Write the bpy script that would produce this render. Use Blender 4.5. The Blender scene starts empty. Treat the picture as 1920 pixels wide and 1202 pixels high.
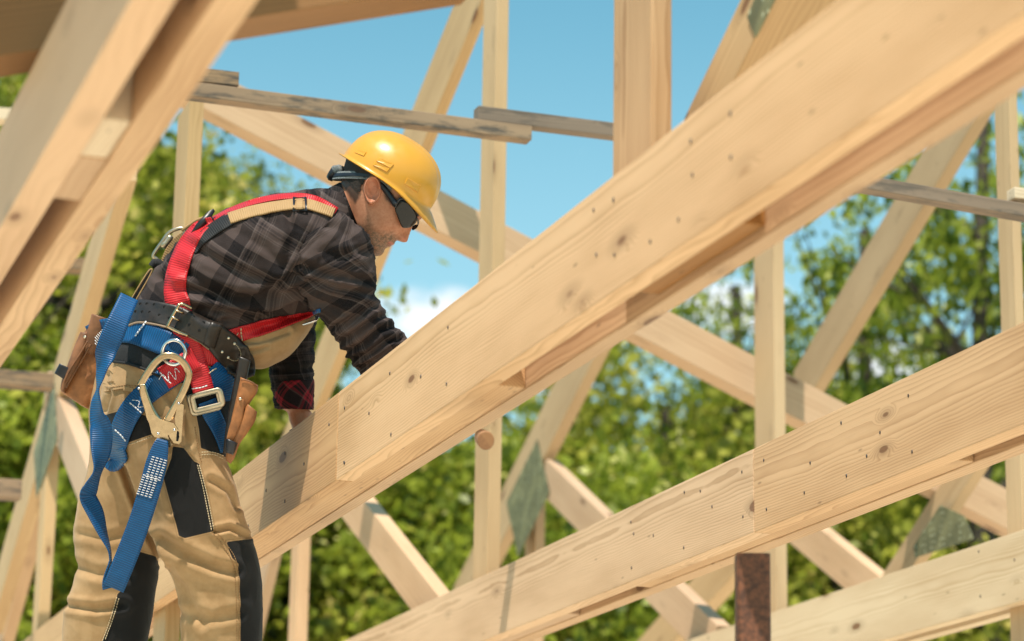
import bpy, bmesh, math, random
import numpy as np
from mathutils import Vector, Matrix
from mathutils.bvhtree import BVHTree
random.seed(7); rng = np.random.default_rng(7)
scn = bpy.context.scene
COL = scn.collection
R_ = math.radians
# ------------------------------------------------------------------ camera frame (measured from the vanishing points)
FP = 5123.0; CX, CY = 960.0, 601.0
_u = np.array([310, 19701, -5123.0]); _u /= np.linalg.norm(_u)
_F = np.array([0, 0, -1.0]); _F = _F - _u*_F.dot(_u); _F /= np.linalg.norm(_F)
_R = np.cross(_F, _u)
M = np.array([_R, _F, _u])                       # camera -> world, camera at the origin
DV = np.array([-0.32022, 0.94734, 0.0])          # the way the joists run
NV = np.array([0.94734, 0.32022, 0.0])           # across the joists
UP = np.array([0, 0, 1.0])
FLOOR = -1.6
def ray(x, y): return M @ np.array([x-CX, CY-y, -FP])/FP
def onplane(x, y, n, c):
    r = ray(x, y); return r*(c/r.dot(n))

# ------------------------------------------------------------------ object helpers
def tag(o, label=None, cat=None, group=None, kind=None):
    if label: o['label'] = label
    if cat: o['category'] = cat
    if group: o['group'] = group
    if kind: o['kind'] = kind
    return o
def empty(name, loc=(0, 0, 0)):
    o = bpy.data.objects.new(name, None); COL.objects.link(o); o.location = Vector(loc); o.empty_display_size = .1
    return o
def link(name, me, mats, parent=None, smooth=False):
    o = bpy.data.objects.new(name, me); COL.objects.link(o)
    for m in (mats if isinstance(mats, (list, tuple)) else [mats]): me.materials.append(m)
    if parent is not None: o.parent = parent
    if smooth: me.polygons.foreach_set('use_smooth', [True]*len(me.polygons))
    return o
def mesh_from(name, V, Fc):
    me = bpy.data.meshes.new(name); me.from_pydata([tuple(map(float, v)) for v in V], [], [tuple(int(i) for i in f) for f in Fc]); me.update()
    return me

# ------------------------------------------------------------------ node helpers
class NT:
    def __init__(s, nt): s.nt = nt; s.L = nt.links.new
    def n(s, t, **k):
        nd = s.nt.nodes.new(t)
        for a, b in k.items():
            if a.startswith('i_'):
                key = a[2:]; key = int(key) if key.isdigit() else key.replace('_', ' ')
                s.set(nd.inputs[key], b)
            else: setattr(nd, a, b)
        return nd
    def set(s, inp, v):
        if isinstance(v, bpy.types.NodeSocket): s.L(v, inp)
        else:
            if isinstance(v, (tuple, list)) and len(v) == 3 and inp.type == 'RGBA': v = (*v, 1)
            inp.default_value = v
    def m(s, op, a, b=None, c=None, clamp=False):
        nd = s.nt.nodes.new('ShaderNodeMath'); nd.operation = op; nd.use_clamp = clamp
        s.set(nd.inputs[0], a)
        if b is not None: s.set(nd.inputs[1], b)
        if c is not None: s.set(nd.inputs[2], c)
        return nd.outputs[0]
    def v(s, op, a, b=None):
        nd = s.nt.nodes.new('ShaderNodeVectorMath'); nd.operation = op
        s.set(nd.inputs[0], a)
        if b is not None: s.set(nd.inputs[1], b)
        return nd.outputs['Value'] if op in ('LENGTH', 'DOT_PRODUCT', 'DISTANCE') else nd.outputs[0]
    def mix(s, f, a, b, mode='MIX'):
        nd = s.nt.nodes.new('ShaderNodeMix'); nd.data_type = 'RGBA'; nd.blend_type = mode
        s.set(nd.inputs[0], f); s.set(nd.inputs[6], a); s.set(nd.inputs[7], b); return nd.outputs[2]
    def noise(s, vec, scale, detail=3, rough=.5, dist=0, out=0):
        nd = s.n('ShaderNodeTexNoise'); s.set(nd.inputs['Vector'], vec); nd.inputs['Scale'].default_value = scale
        nd.inputs['Detail'].default_value = detail; nd.inputs['Roughness'].default_value = rough; nd.inputs['Distortion'].default_value = dist
        return nd.outputs[out]
    def sm(s, x, a, b, lo=0., hi=1.):
        nd = s.n('ShaderNodeMapRange', interpolation_type='SMOOTHSTEP'); s.set(nd.inputs[0], x)
        nd.inputs[1].default_value = a; nd.inputs[2].default_value = b; nd.inputs[3].default_value = lo; nd.inputs[4].default_value = hi
        return nd.outputs[0]
    def xyz(s, v):
        nd = s.n('ShaderNodeSeparateXYZ'); s.L(v, nd.inputs[0]); return nd.outputs
    def comb(s, x, y, z):
        nd = s.n('ShaderNodeCombineXYZ'); s.set(nd.inputs[0], x); s.set(nd.inputs[1], y); s.set(nd.inputs[2], z); return nd.outputs[0]
    def bump(s, h, strength=.3, dist=.002):
        nd = s.n('ShaderNodeBump'); nd.inputs['Strength'].default_value = strength; nd.inputs['Distance'].default_value = dist
        s.L(h, nd.inputs['Height']); return nd.outputs[0]
def mat(name):
    m = bpy.data.materials.new(name); m.use_nodes = True; nt = m.node_tree; nt.nodes.clear()
    s = NT(nt); out = s.n('ShaderNodeOutputMaterial'); bs = s.n('ShaderNodeBsdfPrincipled'); s.L(bs.outputs[0], out.inputs[0])
    return m, s, bs
def P(s, bs, **k):
    for a, b in k.items(): s.set(bs.inputs[a.replace('_', ' ')], b)

def wood_mat(name, light, dark, knot=(.16, .07, .03), ring=.006, contrast=.55, weather=0., stain=0., kd=1.0):
    m, s, bs = mat(name)
    tc = s.n('ShaderNodeTexCoord'); oi = s.n('ShaderNodeObjectInfo'); rnd = oi.outputs['Random']
    obj = tc.outputs['Object']
    off = s.comb(s.m('MULTIPLY', rnd, 37.), s.m('MULTIPLY', rnd, 3.1), s.m('MULTIPLY', rnd, 5.3))
    p = s.v('ADD', obj, off)
    x, y, z = s.xyz(obj)
    # knots: cells stretched along the board
    kv = s.v('MULTIPLY', p, (3.6, 10.5, 10.5))
    vo = s.n('ShaderNodeTexVoronoi', feature='F1', voronoi_dimensions='3D'); s.L(kv, vo.inputs['Vector']); vo.inputs['Scale'].default_value = 1.0
    vo.inputs['Randomness'].default_value = 1.0
    kdist = vo.outputs['Distance']; cr = s.xyz(vo.outputs['Color'])
    krad = s.m('MULTIPLY', s.m('SUBTRACT', cr[0], .45, clamp=True), .30*kd)
    kn = s.m('SUBTRACT', kdist, krad)
    kmask = s.sm(kn, 0.0, .035, 1., 0.); khalo = s.sm(kn, 0., .22, 1., 0.)
    khas = s.sm(cr[0], .45, .5)
    # rings
    w1 = s.noise(s.v('MULTIPLY', p, (1.1, 5., 5.)), 1.0, 3, .55)
    w2 = s.noise(s.v('MULTIPLY', p, (5., 22., 22.)), 1.0, 2, .5)
    yy = s.m('ADD', s.m('ADD', y, s.m('MULTIPLY', s.m('SUBTRACT', rnd, .5), .16)), s.m('MULTIPLY', s.m('SUBTRACT', w1, .5), .055))
    zz = s.m('ADD', z, .055)
    r = s.m('SQRT', s.m('ADD', s.m('MULTIPLY', yy, yy), s.m('MULTIPLY', zz, zz)))
    r = s.m('ADD', r, s.m('MULTIPLY', w2, .004))
    r = s.m('ADD', r, s.m('MULTIPLY', s.m('MULTIPLY', khalo, khas), .02))
    ph = s.m('FRACT', s.m('DIVIDE', r, ring))
    tri = s.m('POWER', ph, 2.2)
    tri = s.m('MULTIPLY', tri, s.sm(ph, .93, 1., 1., 0.))
    fib = s.noise(s.v('MULTIPLY', p, (4., 260., 260.)), 1.0, 2, .6)
    big = s.noise(s.v('MULTIPLY', p, (.9, 4., 4.)), 1.3, 3, .6)
    f = s.m('ADD', s.m('MULTIPLY', tri, contrast*1.25), s.m('MULTIPLY', s.m('SUBTRACT', fib, .4), .4))
    f = s.m('ADD', f, s.m('MULTIPLY', s.m('SUBTRACT', big, .45), 1.7), clamp=True)
    c = s.mix(f, light, dark)
    c = s.mix(s.m('MULTIPLY', s.m('MULTIPLY', khalo, khas), .35), c, tuple(.55*v for v in dark))
    c = s.mix(s.m('MULTIPLY', s.m('MULTIPLY', kmask, khas), .85), c, knot)
    # pin flecks
    v2 = s.n('ShaderNodeTexVoronoi', feature='F1'); s.L(s.v('MULTIPLY', p, (9., 34., 34.)), v2.inputs['Vector']); v2.inputs['Scale'].default_value = 1.
    c2 = s.xyz(v2.outputs['Color'])
    fl = s.m('MULTIPLY', s.sm(v2.outputs['Distance'], .05, .16, 1., 0.), s.sm(c2[1], .80, .86))
    c = s.mix(s.m('MULTIPLY', fl, .55), c, tuple(.45*v for v in dark))
    if weather or stain:
        st = s.noise(s.v('MULTIPLY', p, (5., 20., 20.)), 1.0, 4, .65)
        c = s.mix(s.m('MULTIPLY', s.sm(st, .47, .64), max(stain, .0)), c, (.05, .045, .04))
        g = s.noise(s.v('MULTIPLY', p, (2., 60., 60.)), 1.0, 3, .6)
        c = s.mix(s.m('MULTIPLY', g, weather), c, (.20, .165, .13))
    hv = s.n('ShaderNodeHueSaturation'); s.L(c, hv.inputs['Color'])
    s.set(hv.inputs['Value'], s.m('ADD', .86, s.m('MULTIPLY', rnd, .24))); s.set(hv.inputs['Saturation'], s.m('ADD', .93, s.m('MULTIPLY', s.m('FRACT', s.m('MULTIPLY', rnd, 7.7)), .16)))
    h = s.m('ADD', s.m('MULTIPLY', fib, .6), s.m('MULTIPLY', tri, .35))
    P(s, bs, Base_Color=hv.outputs[0], Roughness=.62, Normal=s.bump(h, .35, .0012)); bs.inputs['Specular IOR Level'].default_value = .35
    return m
PINE = wood_mat('pine', (.60, .385, .215), (.35, .19, .085))
PINE_G = wood_mat('pine_ochre', (.53, .355, .19), (.38, .235, .11))
PINE_P = wood_mat('pine_pale', (.66, .52, .36), (.46, .32, .19), ring=.005, contrast=.6, kd=1.2)
PINE_R = wood_mat('pine_rosy', (.59, .39, .24), (.42, .25, .135), contrast=.35)
PINE_D = wood_mat('pine_brown_shade', (.32, .155, .055), (.20, .095, .032))  # brown of the packing block, darkened to carry the header beam's shade
OLD = wood_mat('weathered', (.36, .235, .135), (.17, .10, .055), ring=.004, weather=.25, stain=.9)
PINE_K = wood_mat('pine_knotty', (.62, .41, .24), (.37, .215, .10), ring=.0055, contrast=.6, kd=1.3)
OLD2 = wood_mat('weathered_grey', (.26, .185, .13), (.14, .10, .07), ring=.004, weather=.35, stain=.6)

def simple(name, col, rough=.6, metal=0., noise=0., nscale=30., bump=0., coord='Object', spec=.5, sheen=0.):
    m, s, bs = mat(name)
    c = (*col, 1)
    tc = s.n('ShaderNodeTexCoord').outputs[coord]
    if noise or bump:
        n = s.noise(tc, nscale, 4, .6)
        if noise: P(s, bs, Base_Color=s.mix(s.sm(n, .3, .7), tuple(v*(1-noise) for v in col), tuple(min(1, v*(1+noise*.6)) for v in col)))
        else: P(s, bs, Base_Color=c)
        if bump: P(s, bs, Normal=s.bump(n, bump, .002))
    else: P(s, bs, Base_Color=c)
    P(s, bs, Roughness=rough, Metallic=metal); bs.inputs['Specular IOR Level'].default_value = spec
    if sheen: bs.inputs['Sheen Weight'].default_value = sheen
    return m
NAIL = simple('nail_metal', (.06, .05, .045), .5, .6)

# ------------------------------------------------------------------ timbers
def box_mesh(name, L, W, T, bev=.003):
    bm = bmesh.new(); bmesh.ops.create_cube(bm, size=1)
    for v in bm.verts: v.co = Vector((v.co.x*L, v.co.y*W, v.co.z*T))
    bmesh.ops.bevel(bm, geom=bm.edges[:], offset=bev, segments=2, affect='EDGES', profile=.6)
    me = bpy.data.meshes.new(name); bm.to_mesh(me); bm.free(); return me
def timber(name, A, B, W, T, n, m, label=None, group=None, cat='timber', bev=.003, parent=None):
    """A, B: centre of the face whose normal is n (towards the camera); the wood lies behind that face."""
    A = np.array(A, float); B = np.array(B, float); ax = B-A; L = np.linalg.norm(ax); ax /= L
    n = np.array(n, float); n = n-ax*n.dot(ax); n /= np.linalg.norm(n); y = np.cross(n, ax)
    o = link(name, box_mesh(name, L, W, T, bev), m, parent)
    c = (A+B)/2 - n*T/2
    o.matrix_world = Matrix(((ax[0], y[0], n[0], c[0]), (ax[1], y[1], n[1], c[1]), (ax[2], y[2], n[2], c[2]), (0, 0, 0, 1)))
    if label: tag(o, label, cat, group)
    return o
def edges_timber(name, e1, e2, n, c, T, m, label, group=None, cat='timber'):
    q = [onplane(*p, n, c) for p in (*e1, *e2)]
    ax = (q[1]-q[0])/np.linalg.norm(q[1]-q[0])+(q[3]-q[2])/np.linalg.norm(q[3]-q[2]); ax /= np.linalg.norm(ax)
    nn = np.array(n)/np.linalg.norm(n); y = np.cross(nn, ax)
    m1 = (q[0]+q[1])/2; m2 = (q[2]+q[3])/2; W = abs((m1-m2).dot(y)); mid = (m1+m2)/2
    ts = [(p-mid).dot(ax) for p in q]
    return timber(name, mid+ax*min(ts), mid+ax*max(ts), W, T, -nn, m, label, group, cat)
NC = lambda O: (NV, O)
def dcon(x, y, depth): return float((ray(x, y)*depth).dot(DV))
def diag(name, e1, e2, O, T, m, label, group='diagonal truss members', cat='timber'):
    return edges_timber(name, e1, e2, NV, O, T, m, label, group, cat)
def cross(name, e1, e2, c, T, m, label, group=None, cat='timber'):
    return edges_timber(name, e1, e2, DV, c, T, m, label, group, cat)
def post(xl, xc, xr, y, O, ytop, m, label, zbot=FLOOR, group='upright truss posts', ybot=None):
    C = onplane(xc, y, NV, O); Lp = onplane(xl, y, NV, O); b = abs((Lp-C).dot(DV))
    Rp = onplane(xr, y, DV, C.dot(DV)); a = abs((Rp-C).dot(NV))
    r = ray(xc, ytop); zt = r[2]*(C[1]/r[1])
    if ybot: r = ray(xc, ybot); zbot = r[2]*(C[1]/r[1])
    mid = C + DV*b/2
    return timber('timber_post', (*mid[:2], zbot), (*mid[:2], zt), b, a, -NV, m, label, group, 'post')

# joists: twin boards with packing between
def tx(px, O, z):
    """distance along a joist line at which it crosses image column px"""
    lo, hi = -3.0, 40.0
    def col(t):
        q = NV*O + DV*t + UP*z; c = M.T @ q
        return CX+FP*c[0]/-c[2]
    for _ in range(70):
        mi = (lo+hi)/2
        q = NV*O+DV*mi+UP*z; c = M.T @ q
        if -c[2] < .1 or col(mi) > px: lo = mi
        else: hi = mi
    return lo
def board(O, z, h, t0, t1, T, m, label, group, name='joist_board'):
    A = NV*O + DV*t0 + UP*(z+h/2); B = NV*O + DV*t1 + UP*(z+h/2)
    return timber(name, A, B, h, T, -NV, m, label, group, 'beam')
def nails(o, pts, O, r=.0034):
    for (x, y) in pts:
        p = onplane(x, y, NV, O-.0006)
        bm = bmesh.new(); bmesh.ops.create_cone(bm, cap_ends=True, segments=10, radius1=r*random.uniform(.8, 1.15), radius2=r*.7, depth=.0022)
        me = bpy.data.meshes.new('nail'); bm.to_mesh(me); bm.free()
        q = link('nail', me, NAIL, o); 
        w = Matrix.Translation(Vector(p)) @ Vector(-NV).to_track_quat('Z', 'Y').to_matrix().to_4x4() @ Matrix.Scale(1.6, 4, (0, 1, 0))
        q.matrix_parent_inverse = o.matrix_world.inverted(); q.matrix_world = w
GJ = 'twin floor joists nailed side by side'
# main pair
z1, O1, H = 1.300, 1.705, .222
tj = tx(632, O1, z1+.1)
main_a = board(O1, z1, H, tj+.0022, 13.5, .044, PINE, 'far front board of the long central joist, end butted just right of the worker', GJ)
main_b = board(O1, z1, H, 1.6, tj-.0022, .044, PINE_K, 'long thick knotty front board crossing the middle of the picture', GJ)
main_c = board(O1+.110, z1+.001, H, 1.6, 13.5, .038, PINE, 'rear board of the long central joist, seen from below behind its gap', GJ)
ts0 = tx(935, O1+.05, z1)
def spacer(O, z, t0, t1, m, label, h=.19, up=.004, T=.0485): return board(O, z+up, h, t0, t1, T, m, label, 'packing pieces between joist boards', 'joist_spacer')
spacer(O1+.0446, z1, ts0, ts0+2.75, PINE, 'long packing strip in the gap of the central joist, sawn end showing', T=.0648)
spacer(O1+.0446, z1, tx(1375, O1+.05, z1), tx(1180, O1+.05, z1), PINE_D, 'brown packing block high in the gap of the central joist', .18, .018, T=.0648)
nails(main_b, [(646, 765), (692, 775), (733, 815), (646, 868), (731, 700), (789, 706), (840, 614), (837, 720), (645, 867),
      (1118, 478), (1152, 478), (1219, 453), (1113, 394), (1150, 375), (1272, 412), (1298, 328), (1295, 265), (1369, 213), (1370, 295)], O1)
nails(main_a, [(617, 796), (534, 850), (570, 870), (534, 940), (499, 920), (466, 986)], O1)
# second pair
z2, O2 = 1.262, 2.845
tj2 = tx(1413, O2, z2+.1)
sec_a = board(O2, z2, H, tj2+.0018, 15.0, .05, PINE_K, 'knotty front board of the lower joist left of its butt joint', GJ)
sec_b = board(O2, z2, H, 2.5, tj2-.0018, .05, PINE, 'front board of the lower right joist right of its butt joint', GJ)
board(O2+.10, z2+.001, H, 2.5, 15.0, .05, PINE, 'rear board of the lower right joist, its pale underside showing', GJ)
spacer(O2+.0508, z2, tx(1790, O2+.05, z2), tx(1190, O2+.05, z2), PINE, 'packing strip in the lower right joist, sawn end by the bright gap')
spacer(O2+.0508, z2, tx(1060, O2+.05, z2), tx(700, O2+.05, z2), PINE_R, 'packing strip in the far end of the lower joist', .18, .004)
nails(sec_b, [(1432, 863), (1519, 868), (1577, 793), (1650, 811), (1710, 847), (1587, 892), (1437, 955), (1625, 855), (1508, 924), (1703, 742)], O2)
nails(sec_a, [(1391, 885), (1283, 923), (1335, 950), (1225, 1004), (1282, 1027), (1183, 979), (1393, 969), (1184, 1065), (1188, 1001), (1313, 921)], O2)
# third pair
z3, O3 = 1.345, 4.30
third = board(O3, z3, .225, 3.6, 17.0, .05, PINE_P, 'palest whitish joist board in the bottom right corner', GJ)
board(O3+.10, z3+.001, .225, 3.6, 17.0, .05, PINE_P, 'rear board behind the palest joist in the bottom right corner', GJ)
nails(third, [(1835, 1034), (1902, 1050), (1838, 1118), (1328, 1196)], O3)
# near pair, upper left, out of focus
near_a = board(.597, 1.30, .2, .9, 6.5, .057, PINE_R, 'blurred near joist board, leftmost of the pair at the upper left', GJ)
near_b = board(.70, 1.301, .2, .9, 6.5, .054, PINE, 'blurred near joist board, right one of the pair at the upper left', GJ)
tn = lambda px: tx(px, .655, 1.3)
board(.6545, 1.304, .17, tn(100), tn(148), .0449, PINE_R, 'greyish packing block between the near joist boards, the lower of two', 'packing blocks in the near joist', 'joist_spacer')
board(.6545, 1.307, .17, tn(147), tn(190), .0449, PINE_P, 'yellowish packing block between the near joist boards, the upper of two', 'packing blocks in the near joist', 'joist_spacer')

# posts
post(335, 356, 383, 190, 1.757, 186, PINE_G, 'timber post left of the worker back, under the weathered batten')
post(905, 930, 953, 100, 2.90, -90, PINE_G, 'tall post right of the yellow helmet, crossed by the weathered battens')
post(1150, 1221, 1260, 100, 1.7575, -120, PINE, 'thick near post standing in the gap of the central joist', zbot=1.335)
post(1413, 1450, 1470, 480, 4.352, 330, PINE_G, 'post in the right half running down to the palest joist')
post(1867, 1895, 1911, 300, 4.352, 100, PINE_G, 'post at the right edge of the picture')
post(74, 84, 106, 947, 1.757, 835, PINE_G, 'slim post low at the left edge under a nail plate')
post(545, 558, 581, 1060, 2.90, 940, PINE_R, 'slim post below the central joist just right of the worker knee')
post(985, 1004, 1022, 960, 4.42, 880, PINE_R, 'short piece of post behind the perforated nail plate')

# diagonals
diag('truss_brace', ((882, -60), (509, 860)), ((923, -60), (556, 860)), 2.952, .046, PINE_G, 'diagonal brace rising behind the helmet to the post top')
diag('truss_brace', ((1438, -110), (1282, 227)), ((1505, -110), (1340, 222)), 1.87, .15, PINE_G, 'thick brace with a nail plate at the top right of the thick post')
diag('truss_brace', ((1802, 160), (1487, 699)), ((1867, 160), (1543, 700)), 5.2, .06, PINE_G, 'broad brace in the right half in front of the sparse tree')
diag('truss_brace', ((1345, 1035), (1192, 1202)), ((1388, 1060), (1265, 1202)), 5.2, .08, PINE_G, 'brace foot crossing low beside the rusty steel post')
diag('truss_brace', ((1117, 570), (850, 1093)), ((1160, 570), (905, 1093)), 4.36, .06, PINE_G, 'brace reaching down to the perforated nail plate')
diag('truss_strut', ((1024, 862), (1345, 1171)), ((1028, 938), (1277, 1194)), 4.361, .06, PINE_R, 'strut running down right from the perforated nail plate')
diag('truss_strut', ((1500, 959), (1690, 1115)), ((1435, 981), (1615, 1130)), 5.2, .06, PINE_R, 'strut between the two lower right joists, right of the steel post')
diag('truss_strut', ((650, 900), (870, 1176)), ((612, 930), (800, 1185)), 2.95, .06, PINE_R, 'strut with grey top edge under the central joist right of the worker knee')
diag('truss_strut', ((100, 722), (180, 918)), ((80, 765), (150, 950)), 1.757, .06, PINE_R, 'strut at the left edge passing behind the worker thigh')
diag('truss_brace', ((205, 330), (-20, 1110)), ((227, 330), (5, 1110)), 1.757, .06, PINE_G, 'long brace at the left edge behind the leather pouch')
diag('truss_brace', ((68, 900), (-10, 1190)), ((84, 900), (8, 1190)), 1.93, .06, PINE, 'lower brace in the bottom left corner')
diag('truss_brace', ((1807, 840), (1620, 1130)), ((1850, 848), (1668, 1130)), 5.2, .05, PINE_G, 'brace at the lower right beneath the large nail plate')
diag('truss_brace', ((505, 985), (445, 1230)), ((520, 985), (465, 1230)), 2.952, .05, PINE_R, 'brace just right of the worker front knee')
# long member and battens, square across the joists
cL = dcon(1000, 480, 10.9)
cross('truss_chord', ((366, 110), (1905, 930)), ((366, 199), (1905, 996)), cL, .11, PINE_R, 'long pale sloping chord running from behind the helmet to the right edge', None, 'beam')
cB = dcon(360, 170, 8.36)
GB = 'weathered battens nailed across the trusses'
cross('batten', ((352, 151), (998, 236)), ((352, 178), (994, 262)), cB, .055, OLD, 'longest weathered batten stretching above the yellow helmet', GB, 'batten')
cross('batten', ((352, 123), (449, 135)), ((350, 150), (447, 161)), cB+.004, .05, OLD, 'short stub of batten on top of the long one at its left end', GB, 'batten')
cross('batten', ((897, 197), (1240, 241)), ((897, 224), (1240, 266)), cB+.02, .05, OLD2, 'greyer batten end between the tall post and the thick near post', GB, 'batten')
cR = dcon(1700, 370, 8.1)
cross('batten', ((1590, 322), (1960, 388)), ((1590, 347), (1960, 413)), cR, .055, OLD2, 'brown batten at the right edge crossing the broad brace', GB, 'batten')
cross('batten', ((1903, 350), (1960, 357)), ((1903, 371), (1960, 378)), cR+.01, .05, PINE_P, 'pale batten stub at the right edge above the brown batten', GB, 'batten')
cF = dcon(50, 700, 11.0)
cross('batten', ((-40, 688), (102, 700)), ((-40, 718), (98, 727)), cF, .09, OLD, 'batten at the left edge level with the leather pouch', GB, 'batten')
cross('batten', ((-40, 894), (42, 899)), ((-40, 929), (40, 934)), cF, .09, OLD, 'batten stub at the left edge below the nail plate top', GB, 'batten')
cross('batten', ((-40, 198), (24, 203)), ((-40, 220), (24, 225)), cF, .09, PINE_P, 'pale batten stub at the top of the left edge', GB, 'batten')
cross('batten', ((120, 480), (175, 485)), ((120, 503), (175, 508)), cF, .09, OLD, 'small batten piece between the near joist and the left brace', GB, 'batten')
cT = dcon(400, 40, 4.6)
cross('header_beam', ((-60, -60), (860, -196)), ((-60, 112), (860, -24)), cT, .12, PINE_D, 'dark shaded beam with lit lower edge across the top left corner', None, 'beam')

# nail plates
PM, s, bs = mat('galvanised_plate')
tc = s.n('ShaderNodeTexCoord').outputs['Object']
vo = s.n('ShaderNodeTexVoronoi', feature='F1'); s.L(s.v('MULTIPLY', tc, (38, 38, 38)), vo.inputs['Vector']); vo.inputs['Scale'].default_value = 1.0; vo.inputs['Randomness'].default_value = .25
nz = s.noise(tc, 14, 3)
c = s.mix(s.sm(nz, .35, .7), (.105, .105, .05), (.19, .185, .09)); c = s.mix(s.sm(vo.outputs['Distance'], .18, .26, 1, 0), c, (.40, .42, .28))
P(s, bs, Base_Color=c, Roughness=.6, Metallic=.0, Normal=s.bump(vo.outputs['Distance'], .5, .002))
def plate(pts, O, label):
    q = [onplane(x, y, NV, O) for x, y in pts]; c = sum(q)/len(q)
    f = [p-c for p in q]; b = [p-c+NV*.003 for p in q]; n = len(q)
    me = mesh_from('nail_plate', f+b, [tuple(range(n)), tuple(range(2*n-1, n-1, -1))]+[(i, i+n, (i+1) % n+n, (i+1) % n) for i in range(n)])
    bm = bmesh.new(); bm.from_mesh(me); bmesh.ops.recalc_face_normals(bm, faces=bm.faces[:]); bm.to_mesh(me); bm.free()
    o = link('nail_plate', me, PM); o.location = Vector(c); tag(o, label, 'nail plate', 'pressed metal nail plates on truss joints'); return o
plate([(101, 718), (107, 822), (68, 934), (63, 848)], 1.752, 'grey diamond nail plate at the left edge of the picture')
plate([(1007, 824), (1030, 923), (971, 1044), (949, 942)], 4.354, 'perforated green grey nail plate below the middle of the central joist')
plate([(1763, 947), (1807, 967), (1825, 1010), (1716, 1046), (1712, 1025)], 5.17, 'large dull nail plate above the palest joist at the right')
plate([(1413, 0), (1428, -40), (1475, -40), (1451, 0), (1416, 70), (1400, 32)], 1.865, 'ribbed green nail plate at the top edge of the picture')

# rusty steel post
sp = empty('steel_post', (*(onplane(1411, 1100, DV, dcon(1411, 1100, 5.3)))[:2], FLOOR))
RM, s, bs = mat('rusty_paint'); tc = s.n('ShaderNodeTexCoord').outputs['Object']
n1 = s.noise(tc, 75, 5, .7)
c = s.mix(s.sm(n1, .35, .72), (.06, .022, .010), (.20, .07, .03)); P(s, bs, Base_Color=c, Roughness=.6, Normal=s.bump(n1, .3, .002))
zt = ray(1411, 1042)[2]*(sp.location.y/ray(1411, 1042)[1])-FLOOR
bm = bmesh.new(); ww = .033; rr = .012; prof = []
for k, (sx, sy) in enumerate(((1, 1), (-1, 1), (-1, -1), (1, -1))):
    for j in range(6):
        a = math.pi/2*k+math.pi/2*j/5; prof.append(((ww-rr)*sx+rr*math.cos(a), (ww-rr)*sy+rr*math.sin(a)))
bot = [bm.verts.new((x, y, 0)) for x, y in prof]; top = [bm.verts.new((x, y, zt)) for x, y in prof]
tin = [bm.verts.new((x*.88, y*.88, zt)) for x, y in prof]; tdn = [bm.verts.new((x*.88, y*.88, zt-.25)) for x, y in prof]; nP = len(prof)
for A_, B_ in ((bot, top), (top, tin), (tin, tdn)):
    for i in range(nP): bm.faces.new((A_[i], A_[(i+1) % nP], B_[(i+1) % nP], B_[i]))
bm.faces.new(tdn)
me = bpy.data.meshes.new('tube'); bm.to_mesh(me); bm.free(); link('tube', me, RM, sp)
me = box_mesh('base_plate', .2, .2, .012); q = link('base_plate', me, RM, sp); q.location = (0, 0, .006)
tag(sp, 'dark rusty square steel post rising in front of the lower right joist', 'steel post')
# ------------------------------------------------------------------ worker: built in photo-pixel units (u, v, w), 721 units to the metre
D0, S = 7.10, 721.0
BASE = ray(300, 1480)*D0
def Wd(V):
    V = np.asarray(V, float); d = np.stack([V[:, 0]-CX, CY-V[:, 1], np.full(len(V), -FP)], 1)/FP
    return (d @ M.T)*(D0+V[:, 2]/S)[:, None]
from mathutils import noise as mn
def cr(P_, n):
    P_ = np.array(P_, float); m = len(P_); out = []
    for i in range(m-1):
        p0 = P_[max(i-1, 0)]; p1 = P_[i]; p2 = P_[i+1]; p3 = P_[min(i+2, m-1)]
        k = max(2, int(n(i)) if callable(n) else n)
        for j in range(k):
            t = j/k; out.append(.5*((2*p1)+(-p0+p2)*t+(2*p0-5*p1+4*p2-p3)*t*t+(-p0+3*p1-3*p2+p3)*t**3))
    out.append(P_[-1]); return np.array(out)
def resample(pts, step):
    pts = cr(pts, 12); d = np.r_[0, np.cumsum(np.linalg.norm(np.diff(pts[:, :2], axis=0), axis=1)+1e-6)]
    n = max(2, int(d[-1]/step)); s_ = np.linspace(0, d[-1], n+1)
    return np.stack([np.interp(s_, d, pts[:, k]) for k in range(pts.shape[1])], 1), s_
def grid_faces(nr, ns, closed=True):
    F = []
    for i in range(nr-1):
        for j in range(ns if closed else ns-1):
            k = (j+1) % ns; F.append((i*ns+j, i*ns+k, (i+1)*ns+k, (i+1)*ns+j))
    return F
def loft(st, step=3.2, seg=96, e=2.3, cap=True):
    """st: (Lx, Ly, Rx, Ry, w centre, w half). Returns verts, faces, (s along, t around)"""
    st = np.array(st, float)
    c = (st[:, :2]+st[:, 2:4])/2; full = np.hstack([c, st])
    r, s_ = resample(full, step); r = r[:, 2:]
    th = np.linspace(0, 2*np.pi, seg, endpoint=False); cc = np.sign(np.cos(th))*np.abs(np.cos(th))**(2/e); ss = np.sign(np.sin(th))*np.abs(np.sin(th))**(2/e)
    V = []; A = []
    for i, q in enumerate(r):
        L = q[:2]; R = q[2:4]; m_ = (L+R)/2; h = (R-L)/2
        uv = m_[None]+h[None]*cc[:, None]; ww = q[4]+q[5]*ss
        V.append(np.column_stack([uv, ww])); rad = (np.linalg.norm(h)+q[5])/2
        A.append(np.column_stack([np.full(seg, s_[i]), th*rad]))
    nr = len(V); V = np.concatenate(V); A = np.concatenate(A); F = grid_faces(nr, seg)
    if cap:
        n0 = len(V); V = np.vstack([V, V[:seg].mean(0), V[(nr-1)*seg:nr*seg].mean(0)]); A = np.vstack([A, A[0], A[-1]])
        F += [(n0, (j+1) % seg, j) for j in range(seg)] + [(n0+1, (nr-1)*seg+j, (nr-1)*seg+(j+1) % seg) for j in range(seg)]
    return V, F, A
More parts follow.
